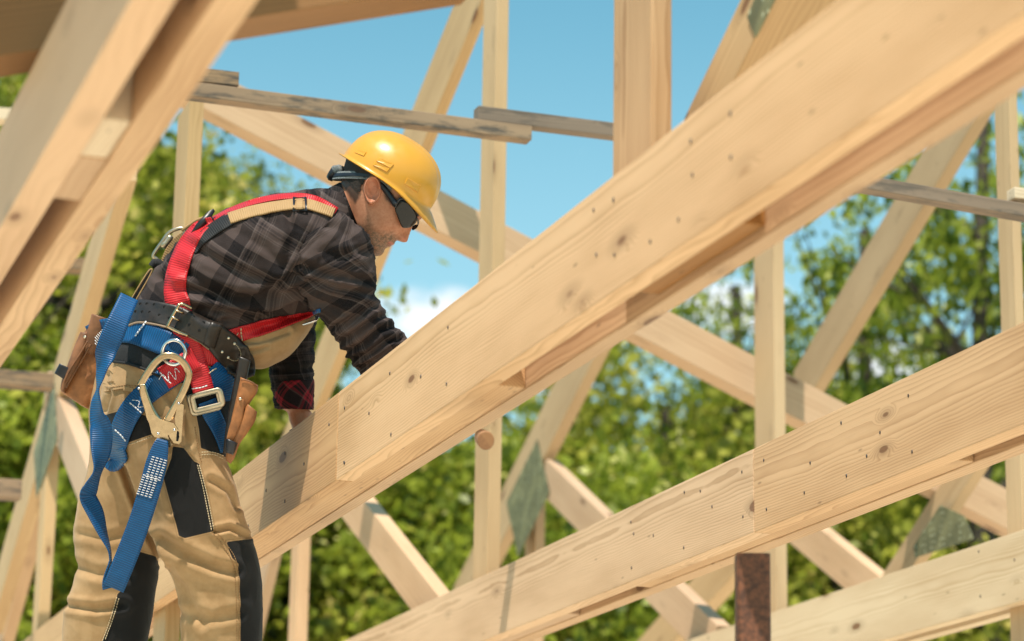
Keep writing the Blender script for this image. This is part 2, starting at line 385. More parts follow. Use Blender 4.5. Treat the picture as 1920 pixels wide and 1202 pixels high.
def vnormals(V, F):
    V = np.asarray(V); N = np.zeros_like(V)
    for k in (3, 4):
        f = np.array([x for x in F if len(x) == k])
        if not len(f): continue
        n = np.cross(V[f[:, 1]]-V[f[:, 0]], V[f[:, 2]]-V[f[:, 0]])
        if k == 4: n = n+np.cross(V[f[:, 2]]-V[f[:, 0]], V[f[:, 3]]-V[f[:, 0]])
        for j in range(k): np.add.at(N, f[:, j], n)
    N /= np.linalg.norm(N, axis=1)[:, None]+1e-9
    return N
def outward(V, F):
    """make face winding point outwards (largest |w| test by signed volume)"""
    vol = 0.
    c = V.mean(0)
    for f in F[::7]:
        a, b, d = V[f[0]]-c, V[f[1]]-c, V[f[2]]-c; vol += np.dot(a, np.cross(b, d))
    return F if vol > 0 else [tuple(reversed(f)) for f in F]
def pdist(Pt, poly):
    d = np.full(len(Pt), 1e9)
    for a, b in zip(poly[:-1], poly[1:]):
        a = np.array(a, float); b = np.array(b, float); ab = b-a; t = np.clip(((Pt-a)@ab)/(ab@ab), 0, 1)
        d = np.minimum(d, np.linalg.norm(Pt-a-t[:, None]*ab, axis=1))
    return d
def sdf(Pt, poly):
    poly = [np.array(p, float) for p in poly]; d = pdist(Pt, poly+[poly[0]]); ins = np.zeros(len(Pt), bool); n = len(poly)
    for i in range(n):
        a, b = poly[i], poly[(i+1) % n]
        c_ = ((a[1] > Pt[:, 1]) != (b[1] > Pt[:, 1])) & (Pt[:, 0] < (b[0]-a[0])*(Pt[:, 1]-a[1])/(b[1]-a[1]+1e-12)+a[0]); ins ^= c_
    return np.where(ins, d, -d)
def nz3(V, sc, seed=0.):
    return np.array([mn.noise(Vector((v[0]/sc[0]+seed, v[1]/sc[1]-seed, v[2]/sc[2]+2*seed))) for v in V])
def folds(V, F, strokes, soft=3., fine=1.2, seed=0., rot=0., sc=(60, 18, 60)):
    N = vnormals(V, F); ca, sa = math.cos(rot), math.sin(rot)
    Q = np.column_stack([V[:, 0]*ca+V[:, 1]*sa, -V[:, 0]*sa+V[:, 1]*ca, V[:, 2]])
    n1 = nz3(Q, sc, seed); n2 = nz3(Q, (sc[0]*.5, sc[1]*.6, sc[2]*.5), seed+5)
    d = soft*n1*1.3 + fine*((1-np.abs(n2)*2.2)**3*1.2-.4)
    front = np.clip(.6-N[:, 2], 0, 1)
    for pts, dep, wd in strokes:
        r = pdist(V[:, :2], pts); d += front*(-dep*np.exp(-(r/wd)**2)+.45*dep*np.exp(-((r-1.9*wd)/wd)**2))
    return V + N*d[:, None]
def mk(name, V, F, m, parent, attrs=None, smooth=True, root=None):
    """mesh from (u,v,w) verts, placed in the world relative to the thing's base"""
    X = Wd(V) - (BASE if root is None else root)
    me = mesh_from(name, X, F)
    bm = bmesh.new(); bm.from_mesh(me); bmesh.ops.recalc_face_normals(bm, faces=bm.faces[:]); bm.to_mesh(me); bm.free()
    for k, a in (attrs or {}).items():
        a = np.asarray(a, np.float32)
        if a.ndim == 1: t = me.attributes.new(k, 'FLOAT', 'POINT'); t.data.foreach_set('value', a)
        else:
            t = me.attributes.new(k, 'FLOAT_VECTOR', 'POINT'); t.data.foreach_set('vector', (np.column_stack([a, np.zeros(len(a))]) if a.shape[1] == 2 else a).astype(np.float32).ravel())
    return link(name, me, m, parent, smooth)
def merge(parts):
    V = []; F = []; n = 0
    for v, f in parts: V.append(v); F += [tuple(i+n for i in q) for q in f]; n += len(v)
    return np.concatenate(V), F
def remesh(parts, voxel, smooth=3, fac=.5):
    V, F = merge([(v, outward(v, f)) for v, f in parts])
    me = mesh_from('t', V, F); o = bpy.data.objects.new('t', me); COL.objects.link(o)
    md = o.modifiers.new('r', 'REMESH'); md.mode = 'VOXEL'; md.voxel_size = voxel
    if smooth: sm_ = o.modifiers.new('s', 'SMOOTH'); sm_.factor = fac; sm_.iterations = smooth
    dg = bpy.context.evaluated_depsgraph_get(); e = o.evaluated_get(dg); m2 = e.to_mesh()
    n = len(m2.vertices); a = np.empty(n*3, np.float32); m2.vertices.foreach_get('co', a); V2 = a.reshape(-1, 3).astype(float)
    F2 = [tuple(p.vertices) for p in m2.polygons]; e.to_mesh_clear(); bpy.data.objects.remove(o); bpy.data.meshes.remove(me)
    return V2, F2
def bvh(parts):
    V, F = merge(parts); return BVHTree.FromPolygons([tuple(v) for v in V], F)
def surf(T, u, v, default=0.):
    h = T.ray_cast(Vector((u, v, -900)), Vector((0, 0, 1)))
    return h[0].z if h[0] is not None else default
def sphere(c, r, seg=14, sq=(1, 1, 1)):
    V = []; 
    for i in range(seg+1):
        a = math.pi*i/seg
        for j in range(seg*2):
            b = math.pi*j/seg; V.append((c[0]+r*sq[0]*math.sin(a)*math.cos(b), c[1]+r*sq[1]*math.cos(a), c[2]+r*sq[2]*math.sin(a)*math.sin(b)))
    return np.array(V), grid_faces(seg+1, seg*2)
def tube(pts, rad, seg=12, closed=False, step=None, flat=1.0):
    """pts (u,v,w); rad scalar or list. capped"""
    P_ = np.array(pts, float); rad = np.array([rad]*len(P_) if np.isscalar(rad) else rad, float)
    if closed: P_ = np.vstack([P_, P_[:1]]); rad = np.r_[rad, rad[:1]]
    if step is not False: r = cr(np.column_stack([P_, rad]), 8); P_, rad = r[:, :3], r[:, 3]
    if closed: P_, rad = P_[:-1], rad[:-1]
    n = len(P_); V = []
    prev = None
    for i in range(n):
        t = (P_[(i+1) % n]-P_[i-1]) if closed else P_[min(i+1, n-1)]-P_[max(i-1, 0)]
        t /= np.linalg.norm(t)+1e-9
        a = np.cross(t, [0, 0, 1.]) if abs(t[2]) < .95 else np.cross(t, [1., 0, 0]); 
        if prev is not None and a.dot(prev) < 0: a = -a
        a /= np.linalg.norm(a)+1e-9; prev = a; b = np.cross(t, a)
        for k in range(seg):
            an = 2*math.pi*k/seg; V.append(P_[i]+(a*math.cos(an)+b*math.sin(an)*flat)*rad[i])
    V = np.array(V); F = grid_faces(n, seg)
    if closed: F += [((n-1)*seg+j, (n-1)*seg+(j+1) % seg, (j+1) % seg, j) for j in range(seg)]
    else:
        F += [tuple(range(seg-1, -1, -1)), tuple(range((n-1)*seg, n*seg))]
    return V, F
def ribbon(pts, T=None, off=3., th=2.4, step=3.5, nc=7, lift=True, curl=0.):
    """pts rows: (u, v, width[, twist deg[, w or None]]); lies on surface T unless w is given"""
    rows = [(p[0], p[1], p[2], (p[3] if len(p) > 3 and p[3] is not None else 0.), (p[4] if len(p) > 4 and p[4] is not None else np.nan)) for p in pts]
    arr = np.array(rows, float); known = ~np.isnan(arr[:, 4])
    ww = arr[:, 4].copy(); 
    if known.any(): idx = np.arange(len(arr)); ww = np.interp(idx, idx[known], arr[known, 4])
    else: ww[:] = 0
    arr2 = np.column_stack([arr[:, :4], ww, known.astype(float)])
    r, s_ = resample(arr2, step); n = len(r); ac = np.linspace(-1, 1, nc)
    C = r[:, :2]; Tg = np.gradient(C, axis=0); Tg /= np.linalg.norm(Tg, axis=1)[:, None]+1e-9; Pp = np.column_stack([-Tg[:, 1], Tg[:, 0]])
    UV = C[:, None]+Pp[:, None]*(r[:, 2]/2)[:, None, None]*ac[None, :, None]*np.cos(np.radians(r[:, 3]))[:, None, None]
    Wt = np.empty((n, nc))
    for i in range(n):
        for j in range(nc):
            free = r[i, 4]+math.sin(math.radians(r[i, 3]))*ac[j]*r[i, 2]/2
            if T is not None and r[i, 5] < .5:
                z = surf(T, UV[i, j, 0], UV[i, j, 1], np.nan); Wt[i, j] = z-off if z == z else np.nan
            else: Wt[i, j] = free
    for i in range(n):                                       # fill misses
        ok = ~np.isnan(Wt[i])
        if ok.any(): Wt[i] = np.interp(np.arange(nc), np.arange(nc)[ok], Wt[i][ok])
    cen = np.array([np.nanmean(x) if not np.isnan(x).all() else np.nan for x in Wt]); ok = ~np.isnan(cen)
    if not ok.all():
        cen2 = np.interp(np.arange(n), np.arange(n)[ok], cen[ok]) if ok.any() else np.zeros(n)
        for i in range(n):
            if not ok[i]: Wt[i] = cen2[i]
    if T is not None:                                        # webbing is stiff: smooth, but never sink
        for _ in range(6):
            sm_ = Wt.copy(); sm_[1:-1] = (Wt[:-2]+Wt[2:]+Wt[1:-1])/3; sm_[:, 1:-1] = (sm_[:, :-2]+sm_[:, 2:]+sm_[:, 1:-1])/3
            Wt = np.minimum(sm_, Wt) if lift else sm_
        Wt = Wt-0.
    top = np.dstack([UV, Wt[:, :, None]]).reshape(-1, 3)
    # offset direction = local normal
    Tn = np.gradient(top.reshape(n, nc, 3), axis=0); Cn = np.gradient(top.reshape(n, nc, 3), axis=1); Nn = np.cross(Tn, Cn); Nn /= np.linalg.norm(Nn, axis=2)[:, :, None]+1e-9
    Nn = np.where(Nn[:, :, 2:3] < 0, -Nn, Nn) if T is not None else Nn
    botm = top+Nn.reshape(-1, 3)*th; m_ = n*nc; V = np.vstack([top, botm]); F = []
    for i in range(n-1):
        for j in range(nc-1):
            a = i*nc+j; F.append((a, a+1, a+nc+1, a+nc)); F.append((m_+a, m_+a+nc, m_+a+nc+1, m_+a+1))
        a = i*nc; F.append((a, a+nc, m_+a+nc, m_+a)); a = i*nc+nc-1; F.append((a, m_+a, m_+a+nc, a+nc))
    for j in range(nc-1):
        F.append((j, m_+j, m_+j+1, j+1)); a = (n-1)*nc+j; F.append((a, a+1, m_+a+1, m_+a))
    at = np.column_stack([np.repeat(s_, nc), np.tile(ac, n)*np.repeat(r[:, 2], nc)/2]); at = np.vstack([at, at])
    at3 = np.column_stack([at, np.abs(np.tile(np.tile(ac, n), 2))])
    return V, F, at3
def flatpoly(pts, w, th, T=None, off=2., holes=None):
    """flat thick piece traced as an outline, at depth w (scalar or callable)"""
    n = len(pts); f = []; 
    for (u, v) in pts:
        z = surf(T, u, v, 0)-off if T is not None else (w(u, v) if callable(w) else w); f.append((u, v, z))
    b = [(u, v, z+th) for u, v, z in f]; V = np.array(f+b)
    return V, [tuple(range(n)), tuple(range(2*n-1, n-1, -1))]+[(i, i+n, (i+1) % n+n, (i+1) % n) for i in range(n)]

# ------------------------------------------------------------------ worker materials
def plaid_mat(name, base, dark, light, per=62., attr='plaid'):
    m, s, bs = mat(name); a = s.n('ShaderNodeAttribute', attribute_name=attr).outputs['Vector']
    a = s.v('ADD', a, s.v('MULTIPLY', s.v('SUBTRACT', s.noise(s.v('MULTIPLY', a, (.02, .02, .02)), 1., 2, .5, 0, 1), (.5, .5, .5)), (5, 5, 5)))
    x, y, z = s.xyz(a)
    def band(t, c0, wd, soft=1.): 
        f = s.m('MULTIPLY', s.m('FRACT', s.m('DIVIDE', t, per)), per); d = s.m('ABSOLUTE', s.m('SUBTRACT', f, c0)); return s.sm(d, wd-soft, wd+soft, 1, 0)
    dk = None
    for t in (x, y):
        b = s.m('ADD', s.m('ADD', s.m('MULTIPLY', band(t, 12, 13, 2.5), .66), s.m('MULTIPLY', band(t, 33, 2.2), .45)), s.m('MULTIPLY', band(t, 39, 1.4, .8), .4))
        dk = b if dk is None else s.m('ADD', dk, b, clamp=True)
    lt = None
    for t in (x, y):
        b = s.m('ADD', s.m('ADD', s.m('MULTIPLY', band(t, 25, 1.2, .8), .6), s.m('MULTIPLY', band(t, 47, .8, .7), .5)), s.m('MULTIPLY', band(t, 51, .7, .7), .4))
        lt = b if lt is None else s.m('ADD', lt, b, clamp=True)
    fz = s.noise(s.v('MULTIPLY', a, (.9, .9, .9)), 1., 3, .7)
    c = s.mix(dk, base, dark); c = s.mix(s.m('MULTIPLY', lt, s.sm(fz, .3, .6, .3, .8)), c, light)
    c = s.mix(s.m('MULTIPLY', s.m('SUBTRACT', fz, .4), .5), c, light)
    wv = s.noise(s.v('MULTIPLY', a, (1.3, 1.3, 1.3)), 1., 2, .6)
    P(s, bs, Base_Color=c, Roughness=.9, Normal=s.bump(wv, .25, .0015)); bs.inputs['Specular IOR Level'].default_value = .15
    return m
SHIRT = plaid_mat('brown_plaid_flannel', (.064, .045, .041), (.005, .004, .005), (.13, .102, .095), 84.)
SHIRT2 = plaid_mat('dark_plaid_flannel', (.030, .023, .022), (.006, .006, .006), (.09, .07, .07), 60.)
CUFF = plaid_mat('red_plaid_lining', (.30, .018, .03), (.012, .008, .01), (.12, .08, .07), 46.)
TR, s, bs = mat('work_trousers'); a = s.n('ShaderNodeAttribute', attribute_name='rest').outputs['Vector']; pn = s.n('ShaderNodeAttribute', attribute_name='panel').outputs['Fac']
n1 = s.noise(s.v('MULTIPLY', a, (.03, .03, .03)), 1., 4, .6); n2 = s.noise(s.v('MULTIPLY', a, (1.1, 1.1, 1.1)), 1., 2, .6)
tan = s.mix(s.sm(n1, .3, .7), (.33, .20, .092), (.41, .26, .13)); blk = s.mix(n2, (.005, .005, .006), (.014, .0135, .0135))
dn = s.m('ABSOLUTE', s.m('SUBTRACT', pn, -3.))
tan = s.mix(s.m('MULTIPLY', s.sm(dn, .5, 1.6, 1., 0.), .35), tan, (.2, .11, .045))
P(s, bs, Base_Color=s.mix(s.sm(pn, -.7, .7), tan, blk), Roughness=.86, Normal=s.bump(n2, .22, .0012)); bs.inputs['Specular IOR Level'].default_value = .25; bs.inputs['Sheen Weight'].default_value = .08
def web_mat(name, c1, c2, stitch, dashed=True, rough=.45):
    m, s, bs = mat(name); a = s.n('ShaderNodeAttribute', attribute_name='rib').outputs['Vector']; x, y, z = s.xyz(a)
    rb = s.m('MULTIPLY', s.m('ADD', s.m('SINE', s.m('MULTIPLY', x, 6.2832/4.2)), 1.), .5)
    n1 = s.noise(s.v('MULTIPLY', a, (.05, .05, .05)), 1., 3)
    c = s.mix(s.m('ADD', s.m('MULTIPLY', rb, .55), s.m('MULTIPLY', s.m('SUBTRACT', n1, .5), .5), clamp=True), c2, c1)
    e = s.m('ABSOLUTE', s.m('SUBTRACT', z, .80)); ln = s.m('MULTIPLY', s.sm(e, .015, .06, 1., 0.), s.sm(s.m('FRACT', s.m('DIVIDE', x, 5.)), .45, .6))
    c = s.mix(s.m('MULTIPLY', ln, .75), c, stitch)
    P(s, bs, Base_Color=c, Roughness=rough, Normal=s.bump(rb, .45, .002)); bs.inputs['Specular IOR Level'].default_value = .35
    return m
RED = web_mat('red_webbing', (.66, .022, .028), (.40, .010, .014), (.18, .004, .006))
BLUE = web_mat('blue_webbing', (.001, .115, .31), (.001, .042, .13), (.01, .03, .12))
TANW = web_mat('tan_webbing', (.42, .26, .12), (.36, .215, .09), (.36, .2, .07), rough=.7)
BLKW = web_mat('black_webbing', (.016, .016, .017), (.006, .006, .006), (.02, .02, .02), rough=.7)
THREAD = simple('white_thread', (.72, .72, .74), .8)
THREAD_T = simple('tan_thread', (.55, .44, .28), .8)
PAD = simple('black_padding', (.012, .012, .013), .85, noise=.5, nscale=300, bump=.3)
BELT = simple('dark_brown_leather', (.020, .013, .009), .42, noise=.35, nscale=90, bump=.18, spec=.5)
BELTE = simple('leather_edge', (.25, .17, .11), .8)
HOLE = simple('hole_dark', (.003, .003, .003), .9)
LEA = simple('tan_leather', (.33, .125, .038), .62, noise=.3, nscale=30, bump=.25)
LEA2 = simple('brown_leather', (.21, .085, .032), .65, noise=.3, nscale=30, bump=.25)
STEEL = simple('bright_steel', (.72, .72, .74), .16, 1.0)
GOLD = simple('zinc_yellow_steel', (.46, .34, .21), .22, 1.0, noise=.12, nscale=60)
GOLDS = simple('zinc_satin', (.46, .38, .27), .32, .85, noise=.15, nscale=40)
BRASS = simple('rivet_metal', (.7, .62, .48), .3, 1.)
BLK = simple('black_plastic', (.010, .011, .016), .38)
GLOVE = simple('black_glove', (.010, .010, .011), .75, bump=.3, nscale=120)
HAIRM = simple('dark_hair', (.020, .011, .006), .75, noise=.6, nscale=260, bump=.8)
BOOT = simple('boot_leather', (.05, .03, .02), .6, bump=.2)
YEL, s, bs = mat('yellow_helmet_shell'); tcn = s.n('ShaderNodeTexCoord').outputs['Object']; n1 = s.noise(tcn, 14, 3); n2 = s.noise(tcn, 420, 2)
P(s, bs, Base_Color=s.mix(n1, (.60, .275, .022), (.66, .32, .032)), Roughness=s.sm(s.noise(tcn, 45, 4), .3, .7, .28, .42), Normal=s.bump(n2, .04, .0006)); bs.inputs['Coat Weight'].default_value = .2; bs.inputs['Coat Roughness'].default_value = .15
bs.inputs['Subsurface Weight'].default_value = .0
GLS, s, bs = mat('sunglass_lens'); tcn = s.n('ShaderNodeTexCoord').outputs['Object']; n1 = s.noise(tcn, 150, 4, .7)
P(s, bs, Base_Color=s.mix(s.sm(n1, .60, .74), (.006, .006, .006), (.03, .027, .02)), Roughness=s.sm(n1, .4, .7, .04, .16)); bs.inputs['Specular IOR Level'].default_value = .35
GREYB = simple('grey_headband', (.17, .18, .18), .7, noise=.4, nscale=200)
# skin with beard, lips and warmth painted as pigment
SK, s, bs = mat('skin'); mk_ = s.n('ShaderNodeAttribute', attribute_name='masks').outputs['Vector']; mx, my, mz = s.xyz(mk_)
tcn = s.n('ShaderNodeTexCoord').outputs['Object']; n1 = s.noise(tcn, 22, 4, .6); n2 = s.noise(tcn, 700, 2, .7); n3 = s.noise(tcn, 160, 3, .6)
c = s.mix(s.sm(n1, .3, .7), (.42, .175, .09), (.53, .24, .14)); c = s.mix(s.m('MULTIPLY', s.sm(n3, .35, .7), .35), c, (.34, .11, .06))
c = s.mix(s.m('MULTIPLY', mz, .75), c, (.50, .13, .09))
c = s.mix(s.m('MULTIPLY', my, s.sm(s.m('ADD', s.m('MULTIPLY', n3, .6), s.m('MULTIPLY', n2, .5)), .42, .66, .35, 1.)), c, (.12, .075, .045))
c = s.mix(s.m('MULTIPLY', mx, .9), c, (.03, .016, .01))
P(s, bs, Base_Color=c, Roughness=s.sm(n3, .3, .7, .42, .58), Normal=s.bump(s.m('ADD', n2, n3), .16, .0008)); bs.inputs['Subsurface Weight'].default_value = .12; bs.inputs['Subsurface Radius'].default_value = (.012, .005, .003); bs.inputs['Subsurface Scale'].default_value = .6
bs.inputs['Specular IOR Level'].default_value = .45

# ------------------------------------------------------------------ the person
person = empty('person', BASE)
tag(person, 'construction worker in a yellow hard hat and plaid shirt leaning over the central joist', 'person')
# --- head frame
h0 = np.array([697., 362.]); TI = R_(42); Fv = np.array([math.cos(TI), math.sin(TI)]); Uv = np.array([math.sin(TI), -math.cos(TI)]); YW = R_(7); WH = -6.
def HL(f, y, z):
    f, y, z = np.broadcast_arrays(np.asarray(f, float), np.asarray(y, float), np.asarray(z, float))
    fi = f*math.cos(YW)+z*math.sin(YW); w_ = WH+z*math.cos(YW)-f*math.sin(YW)
    return np.stack([h0[0]+fi*Fv[0]+y*Uv[0], h0[1]+fi*Fv[1]+y*Uv[1], w_], -1)
def toH(V):
    d = V[:, :2]-h0; fi = d@Fv; y = d@Uv; w_ = V[:, 2]-WH; f = fi*math.cos(YW)-w_*math.sin(YW); z = w_*math.cos(YW)+fi*math.sin(YW); return f, y, z
yy = [-94, -90, -85, -78, -72, -66, -61, -56, -52, -48.5, -45, -41, -37, -33, -22, -12, 0, 8, 14, 22, 33, 50, 70, 90, 104, 110]
ff = [62, 74, 83, 90.5, 92.5, 91, 88, 90.5, 94.5, 91.5, 96.5, 95.5, 93, 93, 94, 94, 94, 94.5, 97, 101, 101.5, 98, 86, 62, 30, 4]
by = [-94, -80, -60, -40, -23, 0, 20, 40, 60, 80, 100, 110]; bf = [40, 14, -12, -36, -56, -68, -78, -82, -78, -64, -35, -4]
wy = [-94, -90, -85, -78, -70, -60, -45, -30, -10, 0, 20, 40, 60, 80, 100, 110]; ww_ = [14, 22, 29, 36, 43, 49, 54, 57, 60, 62, 65, 66, 62, 52, 30, 4]
def headgrid(y0=-94, y1=110, step=2.0, seg=110, grow=0., th0=0, th1=2*np.pi):
    ys = np.arange(y0, y1+.1, step); th = np.linspace(th0, th1, seg, endpoint=(th1-th0 < 6.2)); G = []
    for y in ys:
        fF = np.interp(y, yy, ff)+grow; fB = np.interp(y, by, bf)-grow; wd = np.interp(y, wy, ww_)+grow; xc = np.interp(y, [-94, -60, -20, 20, 110], [48, 34, 14, 4, 0])
        c_, s_ = np.cos(th), np.sin(th); ex = np.interp(y, [-94, -70, -20, 30, 110], [2.0, 2.1, 2.35, 2.3, 2.0])
        f = np.where(c_ > 0, xc+(fF-xc)*np.abs(c_)**(2/ex), xc-(xc-fB)*np.abs(c_)**(2/2.2)); z = wd*np.sign(s_)*np.abs(s_)**(2/ex)
        fr = c_ > 0
        noz = np.interp(y, [-37, -34, -30, -25, -20, -12, 0, 8, 14], [0, 3, 13, 18.5, 17, 13, 8, 3.5, 0]); zn = np.interp(y, [-34, -26, -18, -8, 10], [9, 9, 8, 7, 6])
        f = f+fr*noz*np.exp(-(np.abs(z)/zn)**2.4)
        f = f+fr*np.interp(y, [-34, -29, -24, -17], [0, 7, 6.5, 0])*np.exp(-((np.abs(z)-12)/4.5)**2)          # nostril wings
        f = f-fr*6.5*np.exp(-((np.abs(z)-31)/12)**2-((y-5)/9)**2)                                             # eye sockets
        f = f+fr*5*np.exp(-((np.abs(z)-40)/12)**2-((y+16)/11)**2)                                           # cheekbones
        f = f-fr*7*np.exp(-((np.abs(z)-38)/11)**2-((y+48)/14)**2)                                           # hollow of the cheek
        f = f-fr*4.5*np.exp(-((np.abs(z)-20)/4.5)**2-((y+47)/5)**2)                                           # mouth corner
        f = f-fr*4*np.exp(-((np.abs(z)-(24+(-30-y)*.25))/3.2)**2)*np.interp(y, [-50, -42, -30, -22], [0, 1, 1, 0])  # smile fold
        z = z+np.sign(z)*2.5*np.exp(-((f-22)/16)**2-((y+62)/12)**2)                                           # jaw angle
        G.append(HL(f, y, z))
    G = np.array(G); return G, ys, th
G, ys, th = headgrid(); nr, ns = G.shape[:2]; HV = G.reshape(-1, 3); HF = grid_faces(nr, ns)
n0 = len(HV); HV = np.vstack([HV, G[0].mean(0), G[-1].mean(0)]); HF += [(n0, (j+1) % ns, j) for j in range(ns)]+[(n0+1, (nr-1)*ns+j, (nr-1)*ns+(j+1) % ns) for j in range(ns)]
# ear
def ear(side):
    V = []; nrr, nt = 22, 48; ang = R_(-20)
    for i in range(nrr):
        r = i/(nrr-1)*1.12
        for j in range(nt):
            t = 2*math.pi*j/nt; a_ = math.sin(t)*28*min(r, 1.02); b_ = math.cos(t)*17*min(r, 1.02)
            if math.sin(t) < 0: b_ *= 1-.38*(math.sin(t)**2)
            b_ -= 3*math.sin(t)
            h = 8.5+7.5*math.exp(-((r-.86)/.11)**2)*(1 if not (math.cos(t) > .4 and math.sin(t) < .35) else .25)
            h -= 9.5*math.exp(-(((b_-2)/8)**2+((a_+3)/11)**2)); h += 3*math.exp(-((math.hypot(b_+1, (a_-6)*.8)-11)/2.6)**2)
            h += 2.5*(-b_/17)+ (2.*math.exp(-((a_+24)/6)**2))
            if r > 1.0: h = h*(1-(r-1.0)/.12*1.9)
            f = 5.5-a_*.448+b_*.894; y = 5+a_*.894+b_*.448
            wd = 60; V.append(HL(f, y, side*(wd+h-1)))
    V = np.array(V); F = grid_faces(nrr, nt); F.append(tuple(range((nrr-1)*nt, nrr*nt))); return V, F
def ring_poly_fix(V, F):
    return V, F
earN = ear(-1); earF = ear(1)
neck = loft([(655, 325, 722, 412, 0, 50), (641, 340, 700, 448, 0, 50), (628, 352, 684, 462, 0, 53), (608, 365, 668, 480, 0, 60), (585, 372, 650, 500, 0, 66)], seg=64)
# body core under the clothes
torso_st = [(205, 650, 430, 715, 0, 118), (232, 600, 452, 672, 0, 116), (268, 545, 476, 636, 0, 114), (305, 490, 508, 606, 0, 122), (352, 440, 545, 590, 0, 134), (405, 403, 590, 580, 0, 146),
            (462, 379, 640, 562, 0, 152), (530, 362, 690, 520, 0, 150), (590, 354, 700, 492, 0, 118), (634, 352, 690, 478, 0, 76)]
def shrink(st, k, dw): return [(*( (np.array(s_[:2])*(1+k)/2+np.array(s_[2:4])*(1-k)/2) ), *((np.array(s_[2:4])*(1+k)/2+np.array(s_[:2])*(1-k)/2)), s_[4], s_[5]*dw) for s_ in st]
legR_st = [(212, 650, 452, 700, -42, 84), (196, 740, 436, 780, -52, 84), (214, 830, 424, 850, -58, 82), (240, 892, 436, 890, -60, 80), (264, 950, 448, 935, -62, 76), (284, 1015, 470, 1005, -64, 74), (310, 1066, 486, 1060, -64, 72), (334, 1122, 492, 1118, -62, 70), (339, 1202, 491, 1202, -60, 66), (345, 1300, 478, 1300, -60, 60), (350, 1400, 462, 1400, -60, 54), (352, 1440, 460, 1440, -60, 52)]
legL_st = [(190, 660, 400, 700, 42, 84), (166, 750, 370, 790, 52, 84), (168, 830, 350, 850, 58, 80), (163, 885, 334, 890, 62, 78), (146, 944, 322, 958, 66, 76), (138, 1000, 312, 1010, 68, 74), (144, 1067, 302, 1056, 68, 72), (124, 1134, 290, 1128, 68, 70), (116, 1202, 279, 1202, 68, 66), (118, 1300, 262, 1300, 66, 60), (122, 1400, 245, 1400, 64, 54), (124, 1440, 243, 1440, 64, 52)]
armR_st = [(548, 462, 640, 398, -96, 58), (535, 500, 690, 440, -104, 62), (562, 548, 702, 492, -100, 60), (604, 602, 704, 548, -92, 54), (634, 640, 722, 584, -84, 48), (656, 676, 752, 622, -76, 44), (684, 706, 786, 664, -70, 42), (716, 735, 806, 700, -72, 38), (752, 762, 826, 728, -90, 34)]
armL_st = [(520, 560, 610, 560, 120, 46), (508, 610, 594, 602, 138, 42), (503, 655, 590, 650, 146, 40), (505, 700, 588, 695, 148, 38), (512, 745, 588, 742, 148, 37), (514, 764, 587, 766, 148, 36)]
bodyparts = [(HV, HF), earF, neck[:2]]
bodyparts += [loft(shrink(torso_st, .86, .86), 6, 48)[:2], loft(shrink(legR_st, .72, .8), 6, 40)[:2], loft(shrink(legL_st, .72, .8), 6, 40)[:2]]
bodyparts += [loft(shrink(armR_st, .68, .72)+[(772, 762, 812, 738, -140, 24), (790, 768, 830, 744, -190, 22)], 6, 40)[:2]]
bodyparts += [loft(shrink(armL_st, .7, .72)+[(538, 772, 584, 772, 148, 21), (543, 790, 585, 790, 146, 20), (549, 806, 590, 806, 140, 22)], 4, 40)[:2]]
def hand(wr, d, up, side, curl=.5, sc=1.0, fat=1.0):
    """palm + four fingers + thumb. wr wrist (u,v,w); d pointing dir; up = back of the hand; side = thumb side"""
    wr = np.array(wr, float); d = np.array(d, float); d /= np.linalg.norm(d); up = np.array(up, float); up -= d*up.dot(d); up /= np.linalg.norm(up); sd_ = np.cross(d, up)*side
    parts = []
    for k in range(4):
        q = (k-1.5)*14*sc; parts.append(tube([wr+sd_*q*.55, wr+d*28*sc+sd_*q*.85+up*3, wr+d*62*sc+sd_*q+up*2], [11*sc*fat, 11.5*sc*fat, 9*sc*fat]))
        L = [44, 52, 56, 50][k]*sc if k < 4 else 40; base = wr+d*60*sc+sd_*q
        a1 = curl*1.0; a2 = curl*2.1; a3 = curl*2.9; p = base; pts = [p]
        for a_, l_ in ((a1, .45), (a2, .30), (a3, .25)): p = p+(d*math.cos(a_)-up*math.sin(a_))*L*l_; pts.append(p)
        parts.append(tube(pts, [8.2*sc*fat, 7.6*sc*fat, 7*sc*fat, 5.6*sc*fat])); parts.append(sphere(pts[-1], 5.6*sc*fat, 6))
    p0 = wr+d*12*sc+sd_*20*sc; p1 = p0+(d*.6+sd_*.7-up*.35)*26*sc; p2 = p1+(d*.9+sd_*.2-up*.5)*20*sc
    p3 = p2+(d*.8-up*.6)*13*sc; parts.append(tube([wr+sd_*8*sc, p0, p1, p2, p3], [10*sc*fat, 12*sc*fat, 9.5*sc*fat, 8.4*sc*fat, 6.5*sc*fat])); parts.append(sphere(p3, 6.5*sc*fat, 6))
    return parts
HLw = ((562, 812, 150), (.35, .55, .6), (.1, -.85, .3)); HRw = ((812, 752, -200), (.62, .3, -.72), (.1, -.9, -.3))
bodyparts += hand(*HLw, -1, .55, .92, .9)+hand(*HRw, -1, .75, .92, .9)
BV, BF = remesh(bodyparts, 2.3, 2, .4)
BV, BF = merge([(BV, BF), earN]); f, y, z = toH(BV); az = np.abs(z); nn_ = nz3(BV, (9, 9, 9), 3.)
inh = (y > -100) & (f > -90) & (f < 125) & (az < 90) & (BV[:, 2] > -110) & (BV[:, 0] > 600)
bp_ = [(689, 408), (697, 430), (716, 438), (735, 437), (746, 448), (744, 456), (734, 468), (722, 482), (704, 492), (690, 482), (682, 450)]
beard = inh*np.clip((sdf(BV[:, :2]+nn_[:, None]*4, bp_)+7)/12, 0, 1)
beard *= 1-.9*np.exp(-((y+47)/3.8)**2)*(f > 82)*(az < 19)
